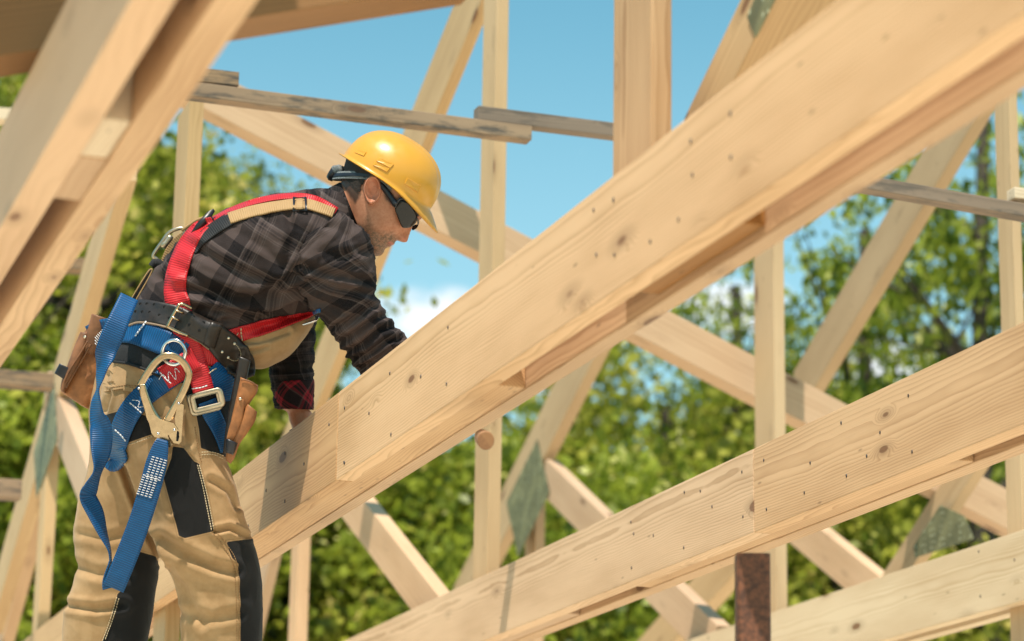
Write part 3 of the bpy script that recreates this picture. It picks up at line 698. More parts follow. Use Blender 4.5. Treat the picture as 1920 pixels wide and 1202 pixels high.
lip = inh*(f > 84)*np.exp(-(np.abs(y+47)/5.2)**4)*(az < 20); lip = np.clip(lip+inh*(.55*np.exp(-((f-108)/9)**2-((y+24)/8)**2)), 0, 1)
earm = inh*np.exp(-(((f-4)/22)**2+((y-5)/30)**2)**2)*np.clip((az-58)/5, 0, 1); lip = np.maximum(lip, earm*.30)
HP = [(630, 338), (634, 290), (690, 290), (706, 325), (686, 336), (678, 352), (674, 372), (666, 384), (655, 368), (644, 352)]; HP2 = [(708, 338), (722, 338), (738, 366), (734, 384), (722, 376), (716, 358)]
hair = inh*np.clip(np.maximum(sdf(BV[:, :2], HP), sdf(BV[:, :2], HP2))/5+.3+nn_*.3, 0, 1)*(1-earm)
hair_old = inh*np.clip(np.maximum(np.minimum((y-6-(f+20)*.5)/7, (-14-f)/6), np.minimum((y-14+nn_*3)/6, (22-f+nn_*4)/5)), 0, 1)*(1-earm)
body = mk('body', BV, BF, SK, person, {'masks': np.column_stack([np.maximum(hair, inh*.6*np.exp(-((y+48.5-(f-92)*.15)/1.7)**2)*(f > 80)*(az < 22)), beard, lip])})
# hair shell at the nape and temples
G2, y2, t2 = headgrid(-14, 70, 2., 90, 2.6, np.pi*.50, np.pi*1.5)
Vh = G2.reshape(-1, 3); Fh = grid_faces(len(y2), 90, False); fh, yh, zh = toH(Vh)
keep = (sdf(Vh[:, :2], HP) > 1) & (zh < 40)
Fh = [q for q in Fh if all(keep[i] for i in q)]
Vi = headgrid(-14, 70, 2., 90, .2, np.pi*.50, np.pi*1.5)[0].reshape(-1, 3); n0 = len(Vh)
mk('hair', np.vstack([Vh, Vi]), Fh+[tuple(i+n0 for i in reversed(q)) for q in Fh], HAIRM, person)
# ---------------- helmet
hc = np.array([722., 337.]); HT = R_(31.4); hF = np.array([math.cos(HT), math.sin(HT)]); hU = np.array([math.sin(HT), -math.cos(HT)])
def HM(f, u, z):
    f, u, z = np.broadcast_arrays(np.asarray(f, float), np.asarray(u, float), np.asarray(z, float)); fi = f*math.cos(YW)+z*math.sin(YW)
    return np.stack([hc[0]+fi*hF[0]+u*hU[0], hc[1]+fi*hF[1]+u*hU[1], WH+z*math.cos(YW)-f*math.sin(YW)], -1)
def hshell(inner=0.):
    rows = []; ph = np.linspace(0, 2*np.pi, 144, endpoint=False); cp, sp_ = np.cos(ph), np.sin(ph)
    for t in np.linspace(0, 1, 56):
        a = t*math.pi/2; R0 = math.sin(a)**.92; H0 = math.cos(a)**.80
        fr = np.where(cp > 0, 99.5, 92.5)-inner; wd_ = 80-inner
        f = fr*cp*R0+2+4*H0; z_ = wd_*sp_*R0; u = (88-inner)*H0+0*cp
        rid = np.exp(-(z_/9)**2)*2.6*np.clip(H0*1.4, 0, 1)*(inner == 0); rid += np.exp(-((np.abs(z_)-20)/4)**2)*1.2*np.clip(H0*1.3-.2, 0, 1)*(inner == 0)
        n_ = np.stack([cp*R0, np.full_like(cp, H0), sp_*R0]); n_ /= np.linalg.norm(n_, axis=0)
        f = f+n_[0]*rid; u = u+n_[1]*rid
        # lower edge of the shell runs lower at the sides front
        u = u+(-5*np.clip(cp, 0, 1)*(1-H0)*.8)
        rows.append(HM(f, u, z_))
    # rim and visor
    for t in (.2, .5, .8, 1.0):
        fl = 5*t+np.clip(cp, 0, 1)**2.2*31*t; dr = -(2.5*t+np.clip(cp, 0, 1)**2.2*27*t**1.15)
        bk = np.clip(-cp, 0, 1)**3*6*t
        f = (np.where(cp > 0, 99.5, 92.5)-inner)*cp+2+(fl+bk)*cp; z_ = (80-inner)*sp_+(5*t)*sp_; u = dr-5*np.clip(cp, 0, 1)*.8+(2 if False else 0)-inner*.0
        rows.append(HM(f, u-(inner*.6), z_))
    return np.array(rows)
A1 = hshell(0); A2 = hshell(3.0); nr_, ns_ = A1.shape[:2]; V = np.vstack([A1.reshape(-1, 3), A2.reshape(-1, 3)]); n0 = nr_*ns_
F = grid_faces(nr_, ns_)+[tuple(i+n0 for i in reversed(q)) for q in grid_faces(nr_, ns_)]+[((nr_-1)*ns_+j, (nr_-1)*ns_+(j+1) % ns_, n0+(nr_-1)*ns_+(j+1) % ns_, n0+(nr_-1)*ns_+j) for j in range(ns_)]
helmet = mk('hard_hat', V, F, YEL, person)
helT = bvh([(A1.reshape(-1, 3), grid_faces(nr_, ns_))])
def lug(poly, h):
    n = 6; pts = []
    P4 = [np.array(p, float) for p in poly]
    for k in range(4):
        for j in range(n): pts.append(P4[k]*(1-j/n)+P4[(k+1) % 4]*j/n)
    c_ = sum(P4)/4; top = [c_+(p-c_)*.86 for p in pts]
    f_ = [(p[0], p[1], surf(helT, *p, 0)-h) for p in top]; b_ = [(p[0], p[1], surf(helT, *p, 0)+2) for p in pts]
    m_ = len(pts); cz = np.array(f_).mean(0); V = np.array(f_+b_+[tuple(cz)])
    return V, [(i, (i+1) % m_, 2*m_) for i in range(m_)]+[(i, i+m_, (i+1) % m_+m_, (i+1) % m_) for i in range(m_)]
for pl in ([(703, 302), (733, 316), (727, 323), (698, 309)], [(711, 294), (740, 309), (733, 316), (704, 301)], [(763, 332), (791, 349), (784, 362), (757, 344)], [(669, 279), (688, 285), (683, 293), (664, 286)]):
    mk('accessory_slot', *lug(pl, 2.0), YEL, helmet, smooth=False)
# headband, ratchet knob
def band(zsgn, f0, f1, m, name, hh=8, a_=86, b_=68):
    rows = []; 
    for ph in np.linspace(0, 2*np.pi, 80, endpoint=False):
        c_, s_ = math.cos(ph), math.sin(ph); f_ = a_*c_; ub = -2-(42*(max(0, -c_))**1.25)-6*max(0, c_)
        rows.append([HM(f_, ub+hh, b_*s_), HM(f_, ub-hh, b_*s_), HM(f_*.965, ub-hh, b_*.965*s_), HM(f_*.965, ub+hh, b_*.965*s_)])
    V = np.array(rows).reshape(-1, 3); F = grid_faces(80, 4)+[(79*4+j, 79*4+(j+1) % 4, (j+1) % 4, j) for j in range(4)]
    return mk(name, V, F, m, helmet, smooth=False)
band(0, 0, 0, GREYB, 'headband', 8)
band(0, 0, 0, BLK, 'headband_trim', 3.2, 88, 70)
kb = [HM(-88-d_, -40, 0) for d_ in (-2, 4, 5, 10)]
mk('ratchet_knob', *tube([tuple(HM(-84, -40, 0)), tuple(HM(-91, -40, 0)), tuple(HM(-97, -40, 0))], [15, 16, 13], 20, step=False), BLK, helmet)
mk('ratchet_housing', *tube([tuple(HM(-78, -26, -22)), tuple(HM(-86, -36, -8)), tuple(HM(-86, -36, 8)), tuple(HM(-78, -26, 22))], [10, 13, 13, 10], 10, flat=.5), GREYB, helmet)
# ---------------- sunglasses
glasses = empty('sunglasses', (0, 0, 0)); glasses.parent = person
def lens(poly, far=False):
    pts = [np.array(p, float) for p in poly]; ring = []
    for k in range(len(pts)):
        for j in range(5): ring.append(pts[k]*(1-j/5)+pts[(k+1) % len(pts)]*j/5)
    for _ in range(2): ring = [(ring[i-1]+2*ring[i]+ring[(i+1) % len(ring)])/4 for i in range(len(ring))]
    c_ = sum(ring)/len(ring); V = []
    def zz(p):
        fi = (p-h0)@Fv; zl = -40.
        for _ in range(8):
            f_ = (fi-zl*math.sin(YW))/math.cos(YW); zl = -71*math.sqrt(max(.02, 1-min(.98, max(-.9, (f_-33)/80))**2))
        if far: zl = 22.
        return WH+zl*math.cos(YW)-f_*math.sin(YW)
    NR = 7
    for q, o_ in ((1, 0), (0, 2.2)):
        for i in range(NR+1):
            r = i/NR
            for p in ring:
                pp = c_+(p-c_)*max(r, .02); V.append((pp[0], pp[1], zz(pp)+o_))
    n = len(ring); m_ = (NR+1)*n; F = grid_faces(NR+1, n)+[tuple(x+m_ for x in reversed(t)) for t in grid_faces(NR+1, n)]+[(NR*n+j, NR*n+(j+1) % n, m_+NR*n+(j+1) % n, m_+NR*n+j) for j in range(n)]
    return np.array(V), F
LP = [(739, 391), (750, 374), (765, 379), (776, 392), (783, 405), (781, 418), (770, 427), (754, 428), (747, 411)]
mk('lens', *lens(LP), GLS, glasses)
mk('lens', *lens([(771, 425), (779, 421), (785, 421), (782, 428), (773, 433)], True), GLS, glasses)
def gpt(u, v): 
    q = lens([(u-1, v-1), (u+1, v-1), (u+1, v+1), (u-1, v+1)])[0]; return (u, v, q[0][2]-1)
mk('frame_rim', *tube([gpt(740, 389), gpt(750, 373), gpt(765, 378), gpt(777, 391), gpt(784, 405)], [2.2, 2.6, 2.4, 2.2, 1.8], 8), BLK, glasses)
mk('temple_arm', *tube([gpt(742, 384), (730, 366, -76), (716, 348, -74), (706, 338, -68)], [6.5, 6.0, 5., 3.4], 8), BLK, glasses)
mk('bridge', *tube([gpt(781, 409), (784, 414, -34), (784, 420, -16)], [2, 1.8, 1.8], 8), BLK, glasses)

# ---------------- shirt
shirt = empty('shirt', (0, 0, 0)); shirt.parent = person
tst = [(200, 655, 440, 712, 0, 126), (228, 603, 462, 672, 0, 122)]+[tuple(x) for x in torso_st[2:]]
V, F, A = loft(tst, 3.2, 150, 2.35); F = outward(V, F)
TS = [([(350, 455), (400, 486), (455, 512), (520, 532)], 7, 9), ([(345, 540), (400, 552), (463, 560), (545, 548), (590, 540)], 10, 10), ([(370, 575), (436, 585), (500, 584), (560, 568)], 8, 7),
      ([(420, 600), (480, 596), (540, 575)], 6, 6), ([(330, 500), (380, 530), (430, 545)], 5, 8), ([(540, 400), (548, 440), (535, 500)], 6, 8), ([(470, 400), (520, 380), (580, 375)], 4, 6),
      ([(300, 520), (340, 560), (390, 600)], 6, 8), ([(440, 430), (500, 470), (530, 500)], 4, 10), ([(600, 372), (620, 390), (650, 430)], 3, 6), ([(500, 545), (530, 530), (560, 505)], 8, 9)]
TS = [(p_, q_*1.35, r_) for p_, q_, r_ in TS]
V2 = folds(V, F, TS, 4.2, 1.2, 1., R_(25), (70, 22, 60))
ca, sa = math.cos(R_(28)), math.sin(R_(28))
torsoVF = (V2, F)
mk('shirt_torso', V2, F, SHIRT, shirt, {'plaid': np.column_stack([V[:, 0]*ca+V[:, 1]*sa+V[:, 2]*.08, -V[:, 0]*sa+V[:, 1]*ca+V[:, 2]*.18])})
V, F, A = loft(armR_st, 2.8, 120, 2.25); F = outward(V, F)
AS = [([(536, 476), (566, 496), (616, 514), (689, 526)], 6, 7), ([(545, 520), (600, 530), (660, 545), (700, 552)], 4, 6), ([(604, 470), (640, 480), (690, 470)], 3, 8), ([(640, 640), (668, 622), (705, 596), (730, 590)], 6, 5),
      ([(648, 660), (680, 645), (712, 618), (742, 612)], 6, 5), ([(655, 676), (690, 664), (722, 640), (750, 636)], 6, 5), ([(625, 615), (660, 600), (700, 575)], 5, 6), ([(676, 690), (706, 676), (735, 655), (762, 650)], 5, 5), ([(560, 560), (610, 570), (650, 590)], 3, 6), ([(590, 410), (640, 430), (680, 470)], 4, 9)]
AS = [(p_, q_*1.3, r_) for p_, q_, r_ in AS]
V2 = folds(V, F, AS, 3.4, 1.8, 7., R_(-35), (60, 15, 50))
mk('sleeve', V2, F, SHIRT, shirt, {'plaid': np.column_stack([A[:, 0]+A[:, 1]*.12, A[:, 1]])}); slR = (V2, F)
V, F, A = loft(armL_st, 2.8, 90, 2.3); F = outward(V, F)
V2 = folds(V, F, [([(505, 620), (550, 632), (590, 618)], 5, 6), ([(505, 655), (550, 668), (590, 652)], 5, 5), ([(508, 690), (545, 700), (588, 690)], 4, 5)], 2.6, 1.8, 3., 0., (50, 14, 50))
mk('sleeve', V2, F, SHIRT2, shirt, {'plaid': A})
V, F, A = loft([(511, 716, 589, 712, 148, 40), (512, 740, 589, 738, 148, 41), (519, 767, 588, 768, 148, 40)], 2.8, 80, 2.4); q = R_(40)
mk('turned_up_cuff', folds(V, F, [], 1., .8, 2.), F, CUFF, shirt, {'plaid': np.column_stack([A[:, 0]*.7+A[:, 1]*.7, -A[:, 0]*.7+A[:, 1]*.7])})
# collar: band round the neck, fold turned down
def collar(top, bot, wt, wb, th=5.):
    rows = []; n = 90
    for i in range(n):
        a = 2*math.pi*i/n; c_, s_ = math.cos(a), math.sin(a)
        def pt(loop, wh): b_, f_ = np.array(loop[0], float), np.array(loop[1], float); m_ = (b_+f_)/2; h_ = (f_-b_)/2; p = m_+h_*c_; return np.array([p[0], p[1], wh*s_])
        t = pt(top, wt); b = pt(bot, wb); md = (t+b)/2+np.array([0, 0, 4*s_]); inn = 1
        cen = np.array([*(np.array(top[0])+np.array(top[1]))/2, 0.]); 
        rows.append([t, md, b, b+(cen-b)*.06, md+(cen-md)*.08, t+(cen-t)*.08])
    V = np.array(rows).reshape(-1, 3); return V, grid_faces(n, 6)+[((n-1)*6+j, (n-1)*6+(j+1) % 6, (j+1) % 6, j) for j in range(6)]+[(i*6+5, i*6, ((i+1) % n)*6, ((i+1) % n)*6+5) for i in range(n)]
V, F = collar(((638, 341), (690, 470)), ((610, 356), (672, 496)), 62, 92)
cl_at = np.column_stack([V[:, 1]*1.2, V[:, 0]*1.2])
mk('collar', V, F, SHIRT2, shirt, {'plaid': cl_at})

# ---------------- trousers
TV, TF = remesh([loft(legR_st, 4, 72, 2.3)[:2], loft(legL_st, 4, 72, 2.3)[:2], loft([(212, 640, 446, 700, 0, 128), (196, 690, 440, 735, 0, 130), (188, 760, 432, 790, 0, 126), (196, 830, 420, 850, 0, 110)], 4, 90, 2.6)[:2],
    loft([(425, 612, 470, 690, 0, 90), (470, 606, 502, 690, 0, 84), (520, 598, 548, 662, 0, 70), (562, 591, 578, 622, 0, 50), (590, 588, 592, 600, 0, 24)], 4, 60, 2.2)[:2]], 3.0, 5, .5)
PS = [([(231, 878), (250, 930), (284, 1017), (304, 1054)], 9, 7), ([(300, 1010), (350, 1040), (400, 1062), (440, 1072)], 7, 12), ([(404, 996), (430, 990), (465, 1006)], 6, 6), ([(345, 835), (366, 866), (388, 940), (402, 1000)], 2, 3),
      ([(140, 1060), (180, 1075), (240, 1080)], 4, 12), ([(127, 1135), (180, 1142), (230, 1135)], 6, 9), ([(150, 1000), (200, 1010), (240, 1000)], 3, 10), ([(340, 1150), (400, 1160), (448, 1150)], 4, 12),
      ([(300, 1060), (340, 1100), (380, 1170)], 4, 12), ([(396, 900), (430, 920), (446, 950)], 4, 8), ([(300, 720), (330, 760), (350, 830)], 5, 10), ([(200, 700), (205, 740), (196, 770)], 5, 6), ([(448, 640), (490, 640), (540, 622)], 4, 6), ([(430, 655), (470, 660), (500, 650)], 4, 5), ([(320, 860), (300, 900), (320, 960)], 3, 6)]
V2 = folds(TV, TF, [(p_, q_*1.3, r_*.8) for p_, q_, r_ in PS], 1.9, .5, 11., R_(70), (120, 44, 90))
polys = [[(324, 837), (344, 840), (364, 864), (374, 870), (388, 927), (401, 996), (347, 1009), (336, 1004), (324, 961), (307, 897), (321, 860)],
         [(424, 1016), (471, 1011), (500, 1041), (510, 1100), (510, 1300), (451, 1300), (451, 1202), (450, 1121), (446, 1058), (434, 1047)],
         [(261, 1034), (284, 1041), (308, 1056), (300, 1121), (286, 1300), (180, 1300), (192, 1202), (207, 1168), (220, 1114), (234, 1101), (250, 1061)],
         [(345, 735), (366, 765), (373, 803), (377, 840), (424, 858), (440, 833), (452, 777), (450, 700), (400, 690), (340, 690)],
         [(196, 779), (231, 768), (276, 780), (292, 812), (240, 830), (205, 842)],
         [(214, 676), (240, 610), (300, 620), (352, 668), (345, 705), (300, 700), (222, 684)]]
pn = np.max([sdf(TV[:, :2], p) for p in polys[:5]], axis=0); pn = np.where((TV[:, 2] > 20) & (TV[:, 0] > 320), -10, pn)
trousers = mk('trousers', V2, TF, TR, person, {'rest': TV, 'panel': np.clip(pn, -12, 12)}); trVF = (V2, TF)
CL = bvh([torsoVF, trVF]); CLT = bvh([trVF]); CLS = bvh([torsoVF, slR])
def stitches(path, T, m, parent, off=1.6, wd=1.5, dash=3.6, gap=2.2, name='stitching'):
    r, s_ = resample([(p[0], p[1], 0) for p in path], 1.2); parts = []; i = 0; nd = int(dash/1.2); ng = max(1, int(gap/1.2))
    while i+nd < len(r): parts.append(ribbon([(r[i][0], r[i][1], wd), (r[i+nd][0], r[i+nd][1], wd)], T, off, .8, 4, 2)[:2]); i += nd+ng
    if parts: return mk(name, *merge(parts), m, parent)
for pth in ([(374, 872), (388, 927), (401, 994)], [(370, 872), (384, 929), (397, 995)], [(378, 853), (400, 852), (422, 861)], [(378, 848), (400, 848), (423, 856)], [(214, 842), (245, 833), (287, 818)], [(219, 1120), (207, 1160), (192, 1202)], [(223, 1122), (211, 1162), (196, 1202)]):
    stitches(pth, CLT, THREAD_T, trousers)
for pth in ([(404, 996), (426, 1022), (444, 1056), (449, 1120), (450, 1200)], [(400, 1000), (420, 1026), (438, 1060), (443, 1120), (444, 1200)], [(366, 800), (372, 840), (378, 866)]):
    stitches(pth, CLT, simple('brown_thread', (.27, .15, .06), .8) if 'brown_thread' not in bpy.data.materials else bpy.data.materials['brown_thread'], trousers, wd=1.3)
# hip pocket flap
fl = [(204, 676), (250, 684), (292, 700), (290, 722), (268, 731), (238, 727), (196, 734), (190, 728)]
def slab(poly, T, th, off, m, name, parent, k=5, attrs=None, smooth=False):
    P_ = [np.array(p, float) for p in poly]; ring = []
    for a in range(len(P_)):
        n = max(1, int(np.linalg.norm(P_[(a+1) % len(P_)]-P_[a])/k))
        for j in range(n): ring.append(P_[a]*(1-j/n)+P_[(a+1) % len(P_)]*j/n)
    c_ = sum(ring)/len(ring); n = len(ring); NR = 6; V = []
    for o_ in (0, 1):
        for i in range(NR+1):
            for p in ring:
                pp = c_+(p-c_)*max(i/NR, .03); z_ = surf(T, pp[0], pp[1], np.nan); V.append((pp[0], pp[1], z_))
    V = np.array(V); z_ = V[:, 2]; z_[np.isnan(z_)] = np.nanmean(z_) if not np.isnan(z_).all() else 0
    m_ = (NR+1)*n; V[:m_, 2] -= off+th; V[m_:, 2] -= off
    F = grid_faces(NR+1, n)+[tuple(x+m_ for x in reversed(t)) for t in grid_faces(NR+1, n)]+[(NR*n+j, NR*n+(j+1) % n, m_+NR*n+(j+1) % n, m_+NR*n+j) for j in range(n)]
    at = {'rest': V.copy(), 'panel': np.full(len(V), -10.)}
    return mk(name, V, F, m, parent, attrs or at, smooth)
slab(fl, CLT, 3.5, 1.5, TR, 'pocket_flap', trousers)
stitches([(198, 729), (238, 722), (268, 726), (286, 718)], CLT, bpy.data.materials['brown_thread'], trousers, off=6, wd=1.2)
slab([(232, 724), (250, 728), (249, 735), (231, 732)], CLT, 3, 5, TR, 'flap_tab', trousers)
# boots and the plank he stands on
for (u_, w_) in ((405, -60), (182, 64)):
    b = remesh([loft([(u_-52, 1425, u_+50, 1425, w_, 44), (u_-54, 1450, u_+52, 1450, w_, 44), (u_-56, 1478, u_+70, 1470, w_, 46)], 4, 40)[:2], tube([(u_-20, 1466, w_), (u_+50, 1462, w_), (u_+120, 1470, w_), (u_+150, 1474, w_)], [34, 36, 30, 18], 20)], 4, 4)
    mk('boot', *b, BOOT, person)
pl = timber('scaffold_plank', ray(40, 1515)*D0, ray(760, 1500)*D0, .3, .04, UP, OLD2); tag(pl, 'scaffold plank under the worker boots', 'plank') if False else bpy.data.objects.remove(pl)
# ------------------------------------------------------------------ harness, belt, pouches, lanyard
harness = empty('safety_harness', (0, 0, 0)); harness.parent = person
TT = bvh([torsoVF, trVF, slR])
def strap(name, pts, m, T=TT, off=3.5, th=2.6, parent=None, nc=9, root=None, **k):
    V, F, A = ribbon(pts, T, off, th, nc=nc, **k); return mk(name, V, F, m, parent or harness, {'rib': A}, root=root)
# padding band round the hips
strap('hip_pad', [(206, 648, 56), (232, 652, 62), (268, 662, 62), (310, 684, 54), (350, 700, 40)], PAD, off=2, th=5)
mk('pad_piping', *tube([(212, 678, surf(TT, 214, 678)-8), (240, 682, surf(TT, 240, 682)-10), (275, 694, surf(TT, 275, 694)-10), (300, 707, surf(TT, 300, 707)-10)], 2.6, 8), PAD, harness)
# shoulder straps over the back
strap('shoulder_strap', [(400, 410, 9), (440, 390, 9), (490, 374, 10), (545, 367, 11), (590, 374, 15), (629, 398, 20)], RED, off=5)
strap('chest_strap', [(360, 470, 16), (385, 440, 22), (430, 410, 24), (452, 401, 24)], BLKW, off=5)
strap('chest_strap', [(429, 409, 21), (470, 396, 20), (520, 386, 19), (575, 382, 19), (627, 399, 17)], TANW, off=7)
mk('strap_slider', *tube([(551, 371, surf(TT, 552, 374)-11), (573, 371, surf(TT, 573, 374)-11), (574, 394, surf(TT, 573, 392)-11), (551, 395, surf(TT, 551, 392)-11)], 2.6, 8, True, False), BLK, harness)
strap('strap_slider_loop', [(562, 374, 13), (562, 391, 13)], TANW, off=11, nc=5)
strap('shoulder_strap', [(398, 412, 12, 0, surf(TT, 398, 414, -60)-6), (372, 428, 26), (350, 460, 34), (334, 500, 38), (328, 540, 42), (334, 575, 46), (342, 600, 44)], RED, off=6)
strap('shoulder_strap', [(398, 414, 10, 0, 30), (360, 430, 12, 0, 30), (322, 462, 14, 0, 26), (303, 520, 20, 0, 20), (300, 570, 24, 0, 10)], TANW, T=None)
# dorsal plate
mk('dorsal_plate', *flatpoly([(352, 446), (368, 420), (388, 398), (400, 391), (403, 396), (394, 412), (376, 432), (358, 450)], surf(TT, 388, 420, -60)-12, 10), BLK, harness)
# side straps and thigh straps
strap('side_strap', [(340, 606, 40), (352, 640, 42), (366, 680, 42), (377, 715, 40), (384, 742, 40)], RED, off=9)
strap('side_strap', [(352, 648, 26), (380, 664, 36), (412, 668, 38), (430, 662, 34)], RED, off=6)
strap('front_strap', [(430, 632, 26), (448, 628, 27), (480, 618, 25), (520, 606, 20), (560, 595, 12), (592, 586, 4)], RED, off=5)
mk('front_ring', *tube([(552, 612, -46), (574, 607, -50), (592, 600, -50), (596, 592, -46), (590, 588, -42)], 2.4, 8), STEEL, harness)
strap('front_strap', [(583, 590, 6), (594, 584, 7), (600, 583, 7)], BLUE, off=6)
strap('waist_strap', [(172, 634, 50, 0, 40), (196, 622, 48), (240, 619, 46), (285, 633, 48), (318, 648, 46), (346, 664, 40)], BLUE, off=9)
strap('thigh_strap', [(352, 682, 42), (330, 697, 44), (306, 714, 44), (272, 740, 42), (248, 765, 42), (229, 800, 40), (218, 842, 34), (222, 872, 18)], BLUE, off=8)
strap('thigh_strap', [(368, 672, 44), (350, 682, 44), (326, 698, 45), (306, 710, 44)], RED, off=12)
strap('thigh_strap', [(395, 690, 46), (412, 708, 50), (424, 730, 40), (428, 752, 20)], BLUE, off=5)
strap('thigh_strap', [(388, 752, 34), (397, 775, 34), (410, 800, 30), (418, 825, 22), (421, 848, 12)], BLUE, off=6)
strap('strap_tail', [(222, 842, 18), (226, 862, 22), (212, 874, 22), (200, 868, 16)], BLUE, off=10)
def sline(path, off, m=THREAD, wd=1.8, parent=None): return stitches(path, TT, m, parent or harness, off=off, wd=wd, dash=5, gap=1.3)
sline([(274, 602), (262, 618), (251, 633)], 13, wd=2.4)
sline([(300, 698), (312, 712), (324, 721)], 16); sline([(298, 712), (306, 702), (316, 716), (316, 696), (330, 712), (328, 690), (340, 702)], 16, wd=1.2)
sline([(243, 755), (256, 766), (268, 777)], 12, wd=2.2); sline([(248, 750), (262, 753), (258, 764), (272, 762), (268, 772)], 12, wd=1.2); sline([(215, 806), (226, 816), (236, 828)], 12, wd=2)
sline([(360, 729), (376, 727), (391, 722)], 13, wd=2.2); sline([(452, 616), (453, 630), (455, 643)], 9, THREAD_T, 2.); sline([(436, 624), (450, 640), (438, 640), (450, 620)], 9, THREAD_T, 1.)
sline([(392, 700), (400, 694), (406, 690)], 10, THREAD_T, 2.)
# adjuster buckle
def frame(name, c, a, b, ang, r, w, m, parent, flat=.35, root=None, seg=10):
    ca_, sa_ = math.cos(R_(ang)), math.sin(R_(ang)); pts = []
    for sx, sy in ((-1, -1), (1, -1), (1, 1), (-1, 1)):
        for k in range(4):
            aa = math.atan2(sy, sx)-R_(45)+R_(30)*k; cr_ = min(a, b)*.35; px = (a-cr_)*sx+cr_*math.cos(aa); py = (b-cr_)*sy+cr_*math.sin(aa); pts.append((c[0]+px*ca_-py*sa_, c[1]+px*sa_+py*ca_, w))
    return mk(name, *tube(pts, r, seg, True, False, flat=flat), m, parent, root=root)
wB = surf(TT, 386, 752)-14
frame('adjuster_buckle', (389, 751), 27, 14, -14, 5.4, wB, GOLDS, harness); frame('adjuster_buckle', (384, 754), 28, 17, -14, 4.5, wB+4, GOLDS, harness)
# D ring
wR = surf(TT, 333, 665)-20
ringp = [(326+21*math.cos(a)*1.02, 661+23*math.sin(a), wR-6*math.cos(a)) for a in np.linspace(0, 2*np.pi, 28, endpoint=False)]
mk('side_ring', *tube(ringp, 3.9, 12, True, False), STEEL, harness)

# leather work belt
belt = empty('work_belt', (0, 0, 0)); belt.parent = person
bp = [(236, 588, 42), (262, 582, 42), (300, 588, 43), (335, 598, 44), (372, 614, 46), (405, 634, 50), (430, 656, 58), (452, 684, 52), (462, 708, 30)]
V, F, A = ribbon(bp, TT, 10, 4.5, nc=9); mk('belt_strap', V, F, BELT, belt); BT = bvh([(V, F)])
V, F, A = ribbon([(334, 597, 44), (372, 614, 45), (404, 634, 46)], TT, 15, 4., nc=9); mk('belt_strap', V, F, BELT, belt); BT2 = bvh([(V, F), (V, F)])
V, F, A = ribbon([(240, 610, 3), (262, 604, 3), (300, 610, 3), (335, 620, 3), (352, 630, 3), (372, 640, 3), (392, 655, 3)], TT, 12, 5, nc=3); mk('belt_edge', V, F, BELTE, belt)
BA = bvh([merge([(V, F)])]) if False else bvh([ribbon(bp, TT, 10, 4.5, nc=9)[:2], ribbon([(334, 597, 44), (372, 614, 45), (404, 634, 46)], TT, 15, 4., nc=9)[:2]])
def disc(u, v, r, w, m, name, parent, th=2., dome=0., root=None):
    V = [(u, v, w-dome)]; n = 12
    for rr_, dz in ((.6, -dome*.6), (1, 0.)):
        for k in range(n): V.append((u+r*rr_*math.cos(2*math.pi*k/n), v+r*rr_*math.sin(2*math.pi*k/n), w+dz))
    for k in range(n): V.append((u+r*math.cos(2*math.pi*k/n), v+r*math.sin(2*math.pi*k/n), w+th))
    F = [(0, 1+(k+1) % n, 1+k) for k in range(n)]
    for a_ in (1, 1+n): F += [(a_+k, a_+(k+1) % n, a_+n+(k+1) % n, a_+n+k) for k in range(n)]
    return mk(name, np.array(V), F, m, parent, root=root)
Z2 = lambda x, y: (230+x/7.512, 540+y/7.512)
for (x, y) in ((250, 222), (340, 222), (445, 230), (588, 262), (183, 330), (275, 333), (380, 340), (515, 380), (655, 420), (1000, 400), (935, 512), (1140, 485), (1078, 595)):
    u, v = Z2(x, y); disc(u, v, 2.9, surf(BA, u, v, -150)-.5, HOLE, 'belt_hole', belt, 1.)
for (x, y) in ((1490, 705), (1575, 785), (1400, 900), (1485, 980), (1640, 1000)):
    u, v = Z2(x, y); disc(u, v, 3.0, surf(BA, u, v, -150)-1., BRASS, 'rivet', belt, 2., 1.4)
stitches([Z2(1600, 800), Z2(1660, 900), Z2(1650, 1000), Z2(1580, 1030), Z2(1500, 1000)], BA, THREAD_T, belt, off=1, wd=1.1, dash=2.4, gap=1.2)
wk = surf(BA, 340, 600, -140)-7
mk('roller_buckle', *tube([(*Z2(800, 225), wk), (*Z2(650, 500), wk), (*Z2(665, 560), wk), (*Z2(880, 660), wk), (*Z2(910, 650), wk+6)], 3.4, 10), GOLD, belt)
mk('roller_buckle', *tube([(*Z2(800, 228), wk), (*Z2(860, 232), wk), (*Z2(970, 285), wk+6)], 3.0, 10), GOLD, belt)
for (a_, b_) in (((735, 310), (860, 355)), ((690, 405), (800, 462))): mk('buckle_prong', *tube([(*Z2(*a_), wk-3), (*Z2(*b_), wk+1)], 2.2, 8, step=False), GOLD, belt)
V, F, A = ribbon([(Z2(1330, 480)[0], Z2(1330, 480)[1], 24), (Z2(1220, 830)[0], Z2(1220, 830)[1], 24)], BA, 3, 4, nc=5); mk('belt_keeper', V, F, BELT, belt)

